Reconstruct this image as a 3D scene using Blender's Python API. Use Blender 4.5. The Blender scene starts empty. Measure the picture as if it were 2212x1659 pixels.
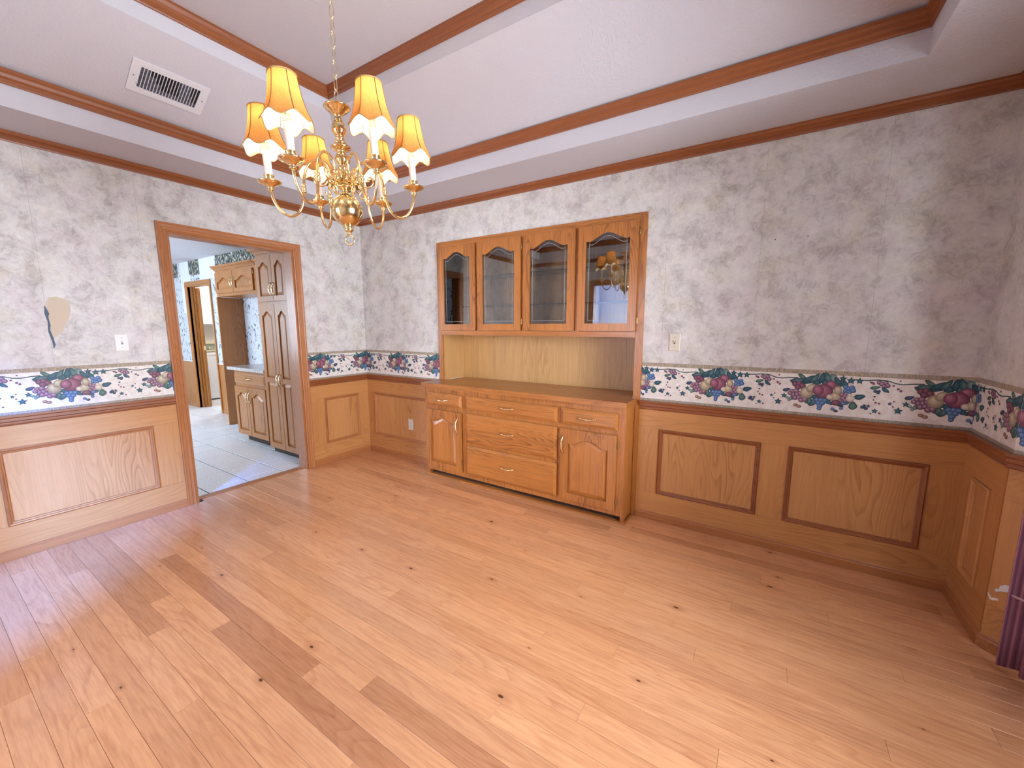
import bpy, math, random
from mathutils import Vector, Matrix
random.seed(7)
S = bpy.context.scene
COL = S.collection
PI = math.pi

# ------------------------------------------------------------------ camera
cam = bpy.data.cameras.new('camera'); camo = bpy.data.objects.new('camera', cam); COL.objects.link(camo)
S.camera = camo
cam.sensor_fit = 'HORIZONTAL'; cam.sensor_width = 36.0
cam.lens = 870.54 * 36.0 / 2212.0
cam.clip_start = 0.02
yaw, pitch, roll = 0.5701, -0.1409, -0.0005
fw = Vector((-math.sin(yaw)*math.cos(pitch), math.cos(yaw)*math.cos(pitch), math.sin(pitch)))
rt = fw.cross(Vector((0, 0, 1))).normalized(); up = rt.cross(fw)
rt2 = rt*math.cos(roll) + up*math.sin(roll); up2 = -rt*math.sin(roll) + up*math.cos(roll)
M = Matrix((rt2, up2, -fw)).transposed().to_4x4(); M.translation = Vector((3.7068, -2.8382, 1.3687))
camo.matrix_world = M

# ------------------------------------------------------------------ world, daylight, exposure
W = bpy.data.worlds.new('sky'); S.world = W; W.use_nodes = True
W.node_tree.nodes['Background'].inputs[0].default_value = (0.62, 0.78, 1.0, 1)
W.node_tree.nodes['Background'].inputs[1].default_value = 1.0
def area_light(name, loc, target, sx, sy, power, col):
    l = bpy.data.lights.new(name, 'AREA'); l.shape = 'RECTANGLE'; l.size = sx; l.size_y = sy
    l.energy = power; l.color = col
    o = bpy.data.objects.new(name, l); COL.objects.link(o); o.location = loc
    o.rotation_euler = (Vector(target) - Vector(loc)).to_track_quat('-Z', 'Y').to_euler()
    return o
DAY = (0.80, 0.90, 1.0)
area_light('bay_daylight', (5.42, -1.80, 1.45), (0, -1.80, 1.25), 1.5, 1.4, 170, (0.86, 0.93, 1.0))
area_light('front_daylight', (1.9, -7.95, 1.35), (1.9, 0, 1.1), 2.3, 2.1, 760, (0.86, 0.93, 1.0))
area_light('added_blue_light', (6.0, -7.95, 5.40), (0.3, -2.4, 0.1), 1.3, 1.0, 2600, (0.08, 0.26, 1.0))  # added deep-blue lamp tinting the lower left wall; its high window is invented
area_light('kitchen_daylight', (-3.3, -3.15, 1.5), (-2.9, 0, 1.0), 2.4, 1.3, 58, (0.72, 0.86, 1.0))
S.view_settings.view_transform = 'Standard'; S.view_settings.look = 'None'
S.view_settings.gamma = 1.0; S.view_settings.use_curve_mapping = False
S.view_settings.exposure = 1.0
S.cycles.max_bounces = 6; S.cycles.diffuse_bounces = 3; S.cycles.glossy_bounces = 3; S.cycles.transmission_bounces = 3; S.cycles.transparent_max_bounces = 8
S.cycles.caustics_reflective = False; S.cycles.caustics_refractive = False

# ------------------------------------------------------------------ helpers
def lin(c):
    c = c/255.0
    return c/12.92 if c <= 0.04045 else ((c+0.055)/1.055)**2.4
def rgb(r, g, b): return (lin(r), lin(g), lin(b), 1.0)

ORG = {}                      # world origin of each parent, so parts can be written in world coordinates
class MB:
    def __init__(s): s.v = []; s.f = []; s.c = []; s.sm = []
    def quad(s, a, b, c, d):
        n = len(s.v); s.v += [a, b, c, d]; s.f.append((n, n+1, n+2, n+3)); s.sm.append(0)
    def poly(s, pts):
        n = len(s.v); s.v += list(pts); s.f.append(tuple(range(n, n+len(pts)))); s.sm.append(0)
    def box(s, x0, x1, y0, y1, z0, z1, ch=0):
        if x0 > x1: x0, x1 = x1, x0
        if y0 > y1: y0, y1 = y1, y0
        if z0 > z1: z0, z1 = z1, z0
        n = len(s.v)
        s.v += [(x0,y0,z0),(x1,y0,z0),(x1,y1,z0),(x0,y1,z0),(x0,y0,z1),(x1,y0,z1),(x1,y1,z1),(x0,y1,z1)]
        for q in ((0,3,2,1),(4,5,6,7),(0,1,5,4),(1,2,6,5),(2,3,7,6),(3,0,4,7)):
            s.f.append(tuple(n+i for i in q)); s.sm.append(0)
        return s
    def raised(s, x0, x1, z0, z1, yb, yf, bev, step=0.0):
        """a slab facing -y whose front has a bevelled border: back y=yb, edge y, front y=yf"""
        ye = yf + step
        o = [(x0, z0), (x1, z0), (x1, z1), (x0, z1)]
        i = [(x0+bev, z0+bev), (x1-bev, z0+bev), (x1-bev, z1-bev), (x0+bev, z1-bev)]
        n = len(s.v)
        s.v += [(x, yb, z) for x, z in o] + [(x, ye, z) for x, z in o] + [(x, yf, z) for x, z in i]
        s.f.append((n+3, n+2, n+1, n)); s.sm.append(0)
        for k in range(4):
            j = (k+1) % 4
            s.f.append((n+k, n+j, n+4+j, n+4+k)); s.sm.append(0)
            s.f.append((n+4+k, n+4+j, n+8+j, n+8+k)); s.sm.append(0)
        s.f.append((n+8, n+9, n+10, n+11)); s.sm.append(0)
        return s
    def ext_y(s, pts, y0, y1):
        """polygon in x,z extruded from y0 (front) to y1 (back)"""
        n = len(s.v); m = len(pts)
        s.v += [(x, y0, z) for x, z in pts] + [(x, y1, z) for x, z in pts]
        s.f.append(tuple(range(n, n+m))); s.sm.append(0)
        s.f.append(tuple(range(n+2*m-1, n+m-1, -1))); s.sm.append(0)
        for k in range(m):
            j = (k+1) % m
            s.f.append((n+k, n+m+k, n+m+j, n+j)); s.sm.append(0)
        return s
    def lathe(s, prof, seg=24, c=(0, 0, 0), a0=0.0):
        n = len(s.v); m = len(prof)
        for r, z in prof:
            for k in range(seg):
                a = a0 + 2*PI*k/seg
                s.v.append((c[0]+r*math.cos(a), c[1]+r*math.sin(a), c[2]+z))
        for i in range(m-1):
            for k in range(seg):
                j = (k+1) % seg
                s.f.append((n+i*seg+k, n+i*seg+j, n+(i+1)*seg+j, n+(i+1)*seg+k)); s.sm.append(1)
        return s
    def tube(s, path, rad, seg=8, closed=False, cap=True):
        pts = [Vector(p) for p in path]; m = len(pts)
        rr = rad if isinstance(rad, (list, tuple)) else [rad]*m
        n = len(s.v); ref = None
        for i, p in enumerate(pts):
            if closed: t = pts[(i+1) % m] - pts[i-1]
            else: t = pts[min(i+1, m-1)] - pts[max(i-1, 0)]
            t.normalize()
            if ref is None:
                ref = Vector((0, 0, 1)) if abs(t.z) < 0.9 else Vector((1, 0, 0))
            u = (ref - t*ref.dot(t)).normalized(); w = t.cross(u); ref = u
            for k in range(seg):
                a = 2*PI*k/seg
                s.v.append(tuple(p + (u*math.cos(a) + w*math.sin(a))*rr[i]))
        for i in range(m if closed else m-1):
            i2 = (i+1) % m
            for k in range(seg):
                j = (k+1) % seg
                s.f.append((n+i*seg+k, n+i*seg+j, n+i2*seg+j, n+i2*seg+k)); s.sm.append(1)
        if cap and not closed:
            s.f.append(tuple(n+k for k in range(seg-1, -1, -1))); s.sm.append(0)
            s.f.append(tuple(n+(m-1)*seg+k for k in range(seg))); s.sm.append(0)
        return s
    def sphere(s, c, r, seg=16, rings=10, sz=1.0):
        prof = [(max(1e-5, r*math.sin(PI*i/rings)), -r*sz*math.cos(PI*i/rings)) for i in range(rings+1)]
        return s.lathe(prof, seg, c)
    def mesh(s, name, mat, o=(0, 0, 0)):
        me = bpy.data.meshes.new(name)
        me.from_pydata([(x-o[0], y-o[1], z-o[2]) for x, y, z in s.v], [], s.f)
        me.polygons.foreach_set('use_smooth', [bool(q) for q in s.sm])
        if s.c:
            a = me.color_attributes.new('Col', 'FLOAT_COLOR', 'POINT')
            a.data.foreach_set('color', [q for c in s.c for q in c])
        if mat: me.materials.append(mat)
        me.update(); return me
    def build(s, name, mat, parent=None, o=None):
        if parent is not None: o = ORG[parent.name]
        elif o is None: o = (0, 0, 0)
        ob = bpy.data.objects.new(name, s.mesh(name, mat, o)); COL.objects.link(ob)
        if parent is not None: ob.parent = parent
        else: ob.location = o
        ORG[ob.name] = o
        return ob
def tag(o, label=None, cat=None, group=None, kind=None):
    if label: o['label'] = label
    if cat: o['category'] = cat
    if group: o['group'] = group
    if kind: o['kind'] = kind
    return o
def empty(name, loc, label, cat, group=None, kind=None):
    o = bpy.data.objects.new(name, None); COL.objects.link(o); o.location = loc; ORG[o.name] = tuple(loc)
    o.empty_display_size = 0.05
    return tag(o, label, cat, group, kind)
def linked(name, mesh, parent, loc=(0, 0, 0), rot=None):
    o = bpy.data.objects.new(name, mesh); COL.objects.link(o); o.parent = parent; o.location = loc
    if rot: o.rotation_euler = rot
    ORG[o.name] = ORG.get(parent.name, (0, 0, 0))
    return o

# ------------------------------------------------------------------ materials
class NT:
    def __init__(s, name):
        s.m = bpy.data.materials.new(name); s.m.use_nodes = True; s.t = s.m.node_tree
        s.b = s.t.nodes['Principled BSDF']; s.out = s.t.nodes['Material Output']
    def n(s, k, **kw):
        x = s.t.nodes.new(k)
        for a, v in kw.items(): setattr(x, a, v)
        return x
    def l(s, a, b): s.t.links.new(a, b)
    def math(s, op, a, b=None, c=None):
        x = s.n('ShaderNodeMath', operation=op)
        for i, q in enumerate((a, b, c)):
            if q is None: continue
            if isinstance(q, (int, float)): x.inputs[i].default_value = q
            else: s.l(q, x.inputs[i])
        return x.outputs[0]
    def mixc(s, f, a, b, mode='MIX'):
        x = s.n('ShaderNodeMix', data_type='RGBA', blend_type=mode)
        if isinstance(f, (int, float)): x.inputs[0].default_value = f
        else: s.l(f, x.inputs[0])
        for i, q in ((6, a), (7, b)):
            if isinstance(q, tuple): x.inputs[i].default_value = q
            else: s.l(q, x.inputs[i])
        return x.outputs[2]
    def pos(s): return s.n('ShaderNodeNewGeometry').outputs['Position']
    def mapv(s, v, sc, off=(0, 0, 0)):
        x = s.n('ShaderNodeMapping'); x.inputs['Scale'].default_value = sc; x.inputs['Location'].default_value = off
        s.l(v, x.inputs['Vector']); return x.outputs[0]
    def noise(s, v, sc, det=3, rough=0.55, dist=0.0):
        x = s.n('ShaderNodeTexNoise'); x.inputs['Scale'].default_value = sc; x.inputs['Detail'].default_value = det
        x.inputs['Roughness'].default_value = rough; x.inputs['Distortion'].default_value = dist
        s.l(v, x.inputs['Vector']); return x.outputs['Fac']
    def ramp(s, f, pts):
        x = s.n('ShaderNodeValToRGB'); e = x.color_ramp.elements
        while len(e) < len(pts): e.new(0.5)
        for q, (p, c) in zip(e, pts):
            q.position = p; q.color = c if isinstance(c, tuple) else (c, c, c, 1)
        s.l(f, x.inputs[0]); return x.outputs[0]
    def bump(s, h, st, d=0.002):
        x = s.n('ShaderNodeBump'); x.inputs['Strength'].default_value = st; x.inputs['Distance'].default_value = d
        s.l(h, x.inputs['Height']); s.l(x.outputs[0], s.b.inputs['Normal'])
    def set(s, **kw):
        for k, v in kw.items():
            k = k.replace('_', ' ')
            if isinstance(v, (int, float, tuple)): s.b.inputs[k].default_value = v
            else: s.l(v, s.b.inputs[k])
        return s

def plain(name, col, rough=0.5, metal=0.0, coat=0.0):
    t = NT(name); t.set(Base_Color=col, Roughness=rough, Metallic=metal)
    if coat: t.set(Coat_Weight=coat, Coat_Roughness=0.12)
    return t.m

def wood(name, light, dark, axis='z', freq=34.0, rough=0.36, amt=0.75, warp=0.10, coat=0.15, tint=False, pores=0.25, bandw=0.6, knots=False, psc=(240.0, 6.0)):
    """oak: cathedral bands from a warped ramp across the grain + fine pores; world-space so it follows the board"""
    t = NT(name); p = t.pos()
    ri = t.n('ShaderNodeObjectInfo')
    off = t.n('ShaderNodeVectorMath', operation='SCALE'); off.inputs[0].default_value = (7.1, 5.3, 9.7)
    t.l(ri.outputs['Random'], off.inputs['Scale'])
    ad = t.n('ShaderNodeVectorMath', operation='ADD'); t.l(p, ad.inputs[0]); t.l(off.outputs[0], ad.inputs[1]); p = ad.outputs[0]
    A = {'x': 0, 'y': 1, 'z': 2}[axis]
    sc = [1.0, 1.0, 1.0]; sc[A] = 0.16
    n1 = t.noise(t.mapv(p, tuple(sc)), 5.0, 2, 0.5)
    sep = t.n('ShaderNodeSeparateXYZ'); t.l(p, sep.inputs[0])
    o = [sep.outputs[i] for i in range(3) if i != A]
    acr = t.math('ADD', o[0], t.math('MULTIPLY', o[1], 0.83))
    v = t.math('ADD', acr, t.math('MULTIPLY', n1, warp*6))
    band = t.math('FRACT', t.math('MULTIPLY', v, freq))
    band = t.ramp(band, [(0.0, 0.0), (0.55, 0.2), (0.88, 1.0), (1.0, 0.0)])
    ms = [4.5, 4.5, 4.5]; ms[A] = 0.5
    mask = t.ramp(t.noise(t.mapv(p, tuple(ms), (3.3, 1.7, 8.1)), 1.0, 1, 0.5), [(0.42, 0.12), (0.62, 1.0)])
    band = t.math('MULTIPLY', band, mask)
    ps = [psc[0]]*3; ps[A] = psc[1]
    pore = t.noise(t.mapv(p, tuple(ps)), 1.0, 2, 0.6)
    pore = t.ramp(pore, [(0.40, 0.0), (0.66, 1.0)])
    ss = [60.0, 60.0, 60.0]; ss[A] = 1.2
    streak = t.noise(t.mapv(p, tuple(ss)), 1.0, 3, 0.65)
    ts = [3.0, 3.0, 3.0]; ts[A] = 0.7
    tone = t.noise(t.mapv(p, tuple(ts)), 1.0, 3, 0.6)
    f = t.math('MULTIPLY', t.math('ADD', t.math('MULTIPLY', band, bandw), t.math('MULTIPLY', pore, pores)), amt)
    f = t.math('ADD', f, t.math('MULTIPLY', t.math('SUBTRACT', streak, 0.45), 0.9*amt))
    f = t.math('ADD', f, t.math('MULTIPLY', t.math('SUBTRACT', tone, 0.5), 0.5))
    c = t.mixc(f, light, dark)
    if knots:
        vo = t.n('ShaderNodeTexVoronoi', voronoi_dimensions='2D'); vo.inputs['Scale'].default_value = 3.1
        t.l(t.mapv(t.pos(), (0.75, 1.5, 1.0)), vo.inputs['Vector'])
        sp = t.n('ShaderNodeSeparateColor'); t.l(vo.outputs['Color'], sp.inputs[0])
        pick = t.math('GREATER_THAN', sp.outputs[0], 0.80)
        size = t.math('MULTIPLY_ADD', sp.outputs[1], 0.026, 0.010)
        k = t.math('SUBTRACT', 1.0, t.math('DIVIDE', vo.outputs['Distance'], size))
        k = t.math('MULTIPLY', t.ramp(k, [(0.0, 0.0), (0.35, 1.0)]), pick)
        halo = t.math('SUBTRACT', 1.0, t.math('DIVIDE', vo.outputs['Distance'], t.math('MULTIPLY', size, 4.5)))
        halo = t.math('MULTIPLY', t.math('MULTIPLY', t.ramp(halo, [(0.0, 0.0), (1.0, 1.0)]), pick), 0.45)
        c = t.mixc(halo, c, rgb(164, 92, 52)); c = t.mixc(t.math('MULTIPLY', k, 0.92), c, rgb(72, 36, 20))
    if tint:
        c = t.mixc(1.0, c, ri.outputs['Color'], 'MULTIPLY')
    t.set(Base_Color=c, Roughness=rough, Coat_Weight=coat, Coat_Roughness=0.2)
    for x in t.t.nodes:
        if x.bl_idname == 'ShaderNodeMix': x.clamp_factor = True
    return t.m

OAK = (rgb(204, 144, 86), rgb(158, 99, 51))
HUT = (rgb(190, 120, 56), rgb(108, 58, 24))
M_ = {}
for ax in 'xyz':
    M_['oak_'+ax] = wood('wainscot_oak_'+ax, *OAK, axis=ax, freq=26, rough=0.34, coat=0.25)
    M_['hut_'+ax] = wood('hutch_oak_'+ax, *HUT, axis=ax, freq=40, rough=0.32, coat=0.3, amt=0.95, pores=0.35)
    M_['trim_'+ax] = wood('moulding_oak_'+ax, rgb(154, 88, 47), rgb(96, 48, 22), axis=ax, freq=60, rough=0.35, coat=0.25)
    M_['case_'+ax] = wood('casing_oak_'+ax, rgb(184, 118, 68), rgb(126, 70, 38), axis=ax, freq=60, rough=0.35, coat=0.25)
    M_['kit_'+ax] = wood('kitchen_oak_'+ax, rgb(184, 120, 60), rgb(110, 66, 31), axis=ax, freq=40, rough=0.36, coat=0.2)
M_['hut_dark'] = wood('hutch_inside_oak', rgb(204, 158, 100), rgb(146, 102, 58), axis='z', freq=22, rough=0.4, coat=0.1)  # inside oak colour lightened to offset the shade behind the door frames
M_['pan_oak'] = wood('wainscot_panel_oak', rgb(206, 148, 92), rgb(160, 104, 56), axis='z', freq=20, warp=0.16, rough=0.32, coat=0.3, bandw=0.8)
M_['plank'] = wood('floor_plank_hickory', rgb(232, 170, 122), rgb(178, 106, 66), axis='x', freq=26, warp=0.12, rough=0.24, amt=0.62, coat=0.4, tint=True, bandw=0.42, pores=0.42, knots=True, psc=(85.0, 8.0))
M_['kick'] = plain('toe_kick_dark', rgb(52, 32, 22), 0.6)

def wallpaper():
    t = NT('mottled_wallpaper'); p = t.pos()
    a = t.noise(p, 7.5, 3, 0.55, 0.2); b = t.noise(p, 24.0, 6, 0.80, 1.1); c = t.noise(t.mapv(p, (1, 1, 1), (4, 9, 2)), 5.0, 2, 0.6, 0.2)
    m = t.math('ADD', t.math('MULTIPLY', a, 0.46), t.math('MULTIPLY', b, 0.54))
    col = t.ramp(m, [(0.33, rgb(166, 159, 152)), (0.42, rgb(196, 190, 184)), (0.51, rgb(218, 213, 207)), (0.63, rgb(232, 228, 222))])
    tint = t.ramp(c, [(0.36, rgb(252, 247, 251)), (0.52, (1, 1, 1, 1)), (0.68, rgb(252, 249, 241))])
    t.set(Base_Color=t.mixc(1.0, col, tint, 'MULTIPLY'), Roughness=0.6)
    return t.m
M_['paper'] = wallpaper()
def ceiling_mat():
    t = NT('textured_ceiling_paint'); p = t.pos()
    n = t.noise(p, 75.0, 3, 0.55)
    t.set(Base_Color=rgb(208, 204, 208), Roughness=0.85); t.bump(n, 0.5, 0.006); return t.m
M_['ceil'] = ceiling_mat()
def border_mat():
    t = NT('border_paper_cream'); p = t.pos(); n = t.noise(p, 30.0, 4, 0.65)
    t.set(Base_Color=t.ramp(n, [(0.35, rgb(226, 214, 202)), (0.6, rgb(242, 234, 226))]), Roughness=0.55); return t.m
M_['border'] = border_mat()
def stripe_mat():
    t = NT('border_stripe_tan'); p = t.pos(); n = t.noise(t.mapv(p, (240, 240, 60)), 1.0, 2, 0.6)
    t.set(Base_Color=t.ramp(n, [(0.35, rgb(150, 132, 112)), (0.65, rgb(190, 174, 152))]), Roughness=0.6); return t.m
M_['stripe'] = stripe_mat()
def print_mat(name):
    t = NT(name); a = t.n('ShaderNodeAttribute', attribute_name='Col')
    t.set(Base_Color=a.outputs['Color'], Roughness=0.5); return t.m
M_['print'] = print_mat('fruit_print_ink')
def brass():
    t = NT('polished_brass'); t.set(Base_Color=(0.90, 0.69, 0.35, 1), Metallic=1.0, Roughness=0.14); return t.m
M_['brass'] = brass()
M_['brass_dull'] = plain('aged_brass', (0.42, 0.27, 0.11, 1), 0.35, 1.0)
M_['brass_pale'] = plain('pale_brass', (0.95, 0.80, 0.48, 1), 0.2, 1.0)
M_['dark'] = plain('opening_shade_paint', rgb(14, 15, 20), 0.7)  # flat dark colour standing for the shade inside openings
M_['white'] = plain('white_enamel', rgb(240, 240, 242), 0.35)
M_['almond'] = plain('almond_plastic', rgb(226, 214, 194), 0.4)
M_['ivory'] = plain('ivory_plastic', rgb(240, 234, 226), 0.4)
M_['vent'] = plain('vent_white_enamel', rgb(228, 226, 228), 0.45)
M_['galv'] = plain('galvanised_blade', rgb(96, 102, 114), 0.45, 0.4)
M_['plaster'] = plain('torn_paper_tan', rgb(214, 196, 172), 0.8)
M_['slate'] = plain('torn_paper_slate', rgb(92, 106, 124), 0.8)
M_['chip'] = plain('bare_plaster_white', rgb(236, 230, 224), 0.8)
M_['beige'] = plain('laundry_wall_beige', rgb(226, 220, 208), 0.7)
M_['candle'] = plain('candle_sleeve_pink_white', rgb(240, 214, 202), 0.5)
M_['etch'] = plain('etched_line', rgb(170, 172, 176), 0.4)
M_['shelf_glass'] = None
def glass(name, tint=(0.93, 0.95, 0.95, 1), refl=1.0):
    t = NT(name)
    tr = t.n('ShaderNodeBsdfTransparent'); tr.inputs[0].default_value = tint
    gl = t.n('ShaderNodeBsdfGlossy'); gl.inputs['Roughness'].default_value = 0.01
    fr = t.n('ShaderNodeFresnel'); fr.inputs[0].default_value = 1.5
    mx = t.n('ShaderNodeMixShader')
    t.l(t.math('MULTIPLY', fr.outputs[0], refl), mx.inputs[0]); t.l(tr.outputs[0], mx.inputs[1]); t.l(gl.outputs[0], mx.inputs[2])
    t.l(mx.outputs[0], t.out.inputs[0]); return t.m
M_['glass'] = glass('cabinet_glass', (0.95, 0.96, 0.96, 1), 3.4)
M_['shelf_glass'] = glass('shelf_glass', (0.74, 0.84, 0.82, 1), 1.0)
M_['wglass'] = glass('window_glass', (0.97, 0.98, 1.0, 1), 0.8)
def shade_mat():
    t = NT('lamp_shade_silk'); g = t.n('ShaderNodeNewGeometry')
    nz = t.noise(t.mapv(g.outputs['Position'], (320, 320, 24)), 1.0, 2, 0.6)
    outc = t.mixc(nz, rgb(230, 164, 92), rgb(198, 126, 62))
    col = t.mixc(g.outputs['Backfacing'], outc, rgb(252, 246, 236))
    d = t.n('ShaderNodeBsdfDiffuse'); t.l(col, d.inputs[0])
    tr = t.n('ShaderNodeBsdfTranslucent'); t.l(outc, tr.inputs[0])
    mx = t.n('ShaderNodeMixShader'); mx.inputs[0].default_value = 0.12
    t.l(d.outputs[0], mx.inputs[1]); t.l(tr.outputs[0], mx.inputs[2]); t.l(mx.outputs[0], t.out.inputs[0]); return t.m
M_['shade'] = shade_mat()
M_['seamc'] = plain('shade_seam_cord', rgb(128, 78, 34), 0.8)
M_['braid'] = plain('shade_braid', rgb(176, 140, 88), 0.7)
def emis(name, col, st):
    t = NT(name); t.set(Base_Color=(0.8, 0.8, 0.8, 1), Emission_Color=col, Emission_Strength=st); return t.m
M_['bulb'] = emis('lit_bulb', (1.0, 0.88, 0.70, 1), 6.0)
def tile_mat():
    t = NT('white_ceramic_tile'); p = t.pos(); n = t.noise(p, 60.0, 3, 0.6)
    t.set(Base_Color=t.ramp(n, [(0.35, rgb(222, 224, 228)), (0.65, rgb(244, 245, 248))]), Roughness=0.3); t.bump(n, 0.05, 0.001); return t.m
M_['tile'] = tile_mat()
M_['grout'] = plain('grey_grout', rgb(84, 92, 104), 0.8)
M_['subfloor'] = plain('subfloor_dark', rgb(70, 42, 26), 0.8)
def granite():
    t = NT('speckled_granite'); p = t.pos(); n = t.noise(p, 110.0, 4, 0.7)
    t.set(Base_Color=t.ramp(n, [(0.36, rgb(120, 112, 106)), (0.46, rgb(196, 188, 182)), (0.6, rgb(226, 222, 220))]), Roughness=0.2); return t.m
M_['granite'] = granite()
def kpaper():
    t = NT('kitchen_floral_wallpaper'); p = t.pos()
    q = t.mapv(p, (1.0, 1.0, 0.55))
    a = t.noise(q, 26.0, 3, 0.55, 0.6); b = t.noise(p, 5.0, 2, 0.5)
    f = t.math('MULTIPLY', t.ramp(a, [(0.57, 0.0), (0.61, 1.0)]), t.ramp(b, [(0.36, 0.3), (0.5, 1.0)]))
    t.set(Base_Color=t.mixc(f, rgb(206, 210, 218), rgb(62, 74, 88)), Roughness=0.6); return t.m
M_['kpaper'] = kpaper()
def kborder():
    t = NT('kitchen_dark_floral_border'); p = t.pos(); q = t.mapv(p, (1.0, 1.0, 0.6))
    a = t.noise(q, 30.0, 4, 0.6, 0.8)
    t.set(Base_Color=t.ramp(a, [(0.38, rgb(24, 34, 40)), (0.47, rgb(52, 64, 66)), (0.53, rgb(120, 118, 100)), (0.60, rgb(206, 202, 190))]), Roughness=0.6); return t.m
M_['kborder'] = kborder()
M_['kprimer'] = plain('bare_wall_primer', rgb(224, 226, 232), 0.7)
def curtain_mat():
    t = NT('purple_striped_drape'); p = t.pos()
    sep = t.n('ShaderNodeSeparateXYZ'); t.l(p, sep.inputs[0])
    u = t.math('ADD', t.math('MULTIPLY', sep.outputs[0], 0.5), t.math('MULTIPLY', sep.outputs[1], -0.87))
    cb = t.n('ShaderNodeCombineXYZ'); t.l(u, cb.inputs[0])
    n = t.noise(cb.outputs[0], 95.0, 3, 0.6)
    t.set(Base_Color=t.ramp(n, [(0.34, rgb(78, 52, 80)), (0.48, rgb(136, 88, 110)), (0.62, rgb(200, 140, 154))]), Roughness=0.75); return t.m
M_['drape'] = curtain_mat()
M_['cord'] = plain('pale_cord', rgb(206, 176, 186), 0.7)
def sheer():
    t = NT('white_sheer_drape')
    d = t.n('ShaderNodeBsdfDiffuse'); d.inputs[0].default_value = (0.85, 0.85, 0.85, 1)
    tr = t.n('ShaderNodeBsdfTranslucent'); tr.inputs[0].default_value = (0.9, 0.9, 0.9, 1)
    mx = t.n('ShaderNodeMixShader'); mx.inputs[0].default_value = 0.7
    t.l(d.outputs[0], mx.inputs[1]); t.l(tr.outputs[0], mx.inputs[2]); t.l(mx.outputs[0], t.out.inputs[0]); return t.m
M_['sheer'] = sheer()

def struct(mb, name, mat, label, cat, o=None): return tag(mb.build(name, mat, None, o), label, cat, None, 'structure')

# ================================================================== STRUCTURE
XR, YF = 4.565, -3.60                 # right wall, front wall
ZC = 2.455                            # soffit height
DY0, DY1, DZ = -1.644, -0.731, 2.047  # doorway in the left wall
HX0, HX1, HZ = 1.08, 2.96, 2.121      # hutch opening

mb = MB()
mb.box(-0.125, 0, YF-0.12, DY0, -0.03, ZC); mb.box(-0.125, 0, DY1, 0.0, -0.03, ZC); mb.box(-0.125, 0, DY0, DY1, DZ, ZC)
wall_left = struct(mb, 'wall_left', M_['paper'], 'mottled grey wallpapered wall with the cased kitchen doorway', 'wall')
mb = MB()
mb.box(0, HX0, 0, 0.12, -0.03, ZC); mb.box(HX1, XR+0.12, 0, 0.12, -0.03, ZC); mb.box(HX0, HX1, 0, 0.12, HZ, ZC); mb.box(HX0, HX1, 0, 0.12, -0.03, 0.80)
wall_back = struct(mb, 'wall_back', M_['paper'], 'mottled grey wallpapered wall around the oak hutch', 'wall')
mb = MB(); mb.box(XR, XR+0.12, -0.42, 0, -0.03, ZC); mb.box(XR, XR+0.12, YF, -3.19, -0.03, ZC); mb.box(XR, XR+0.12, -3.19, -0.42, 2.25, ZC)
wall_right = struct(mb, 'wall_right', M_['paper'], 'narrow wallpapered wall strip beside the bay at far right', 'wall')
# bay walls: 45 degree wings and a window front
def slab(mb, p, q, th, z0, z1):
    d = Vector((q[0]-p[0], q[1]-p[1])).normalized(); nn = Vector((d.y, -d.x))*-1
    a, b = Vector(p), Vector(q); c, e = b + nn*th, a + nn*th
    pts = [a, b, c, e]; n = len(mb.v)
    mb.v += [(v.x, v.y, z0) for v in pts] + [(v.x, v.y, z1) for v in pts]
    for f in ((0,1,2,3),(7,6,5,4),(0,4,5,1),(1,5,6,2),(2,6,7,3),(3,7,4,0)): mb.f.append(tuple(n+i for i in f)); mb.sm.append(0)
BX = 5.155
mb = MB(); slab(mb, (XR, -0.42), (BX, -1.01), 0.10, -0.03, 2.25)
wall_bay = struct(mb, 'wall_bay_angled', M_['paper'], 'angled bay wall turning away behind the purple drape', 'wall')
mb = MB(); slab(mb, (BX, -2.60), (XR, -3.19), 0.10, -0.03, 2.25)
struct(mb, 'wall_bay_front_wing', M_['paper'], 'angled bay wall on the near side of the window', 'wall')
mb = MB(); mb.box(BX, BX+0.1, -2.6, -1.01, -0.03, 0.72); mb.box(BX, BX+0.1, -2.6, -1.01, 2.12, 2.25)
mb.box(BX, BX+0.1, -2.6, -2.5, 0.72, 2.12); mb.box(BX, BX+0.1, -1.11, -1.01, 0.72, 2.12); mb.box(XR, BX+0.2, -3.25, -0.36, 2.25, 2.3)
struct(mb, 'wall_bay_window', M_['paper'], 'bay wall holding the paned window', 'wall')
# front wall with cased opening
OX0, OX1 = 1.18, 2.10
mb = MB(); mb.box(0, OX0, YF-0.12, YF, -0.03, ZC); mb.box(OX1, XR, YF-0.12, YF, -0.03, ZC); mb.box(OX0, OX1, YF-0.12, YF, 2.047, ZC)
struct(mb, 'wall_front', M_['paper'], 'wallpapered wall opposite the hutch with a cased opening', 'wall')
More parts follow.
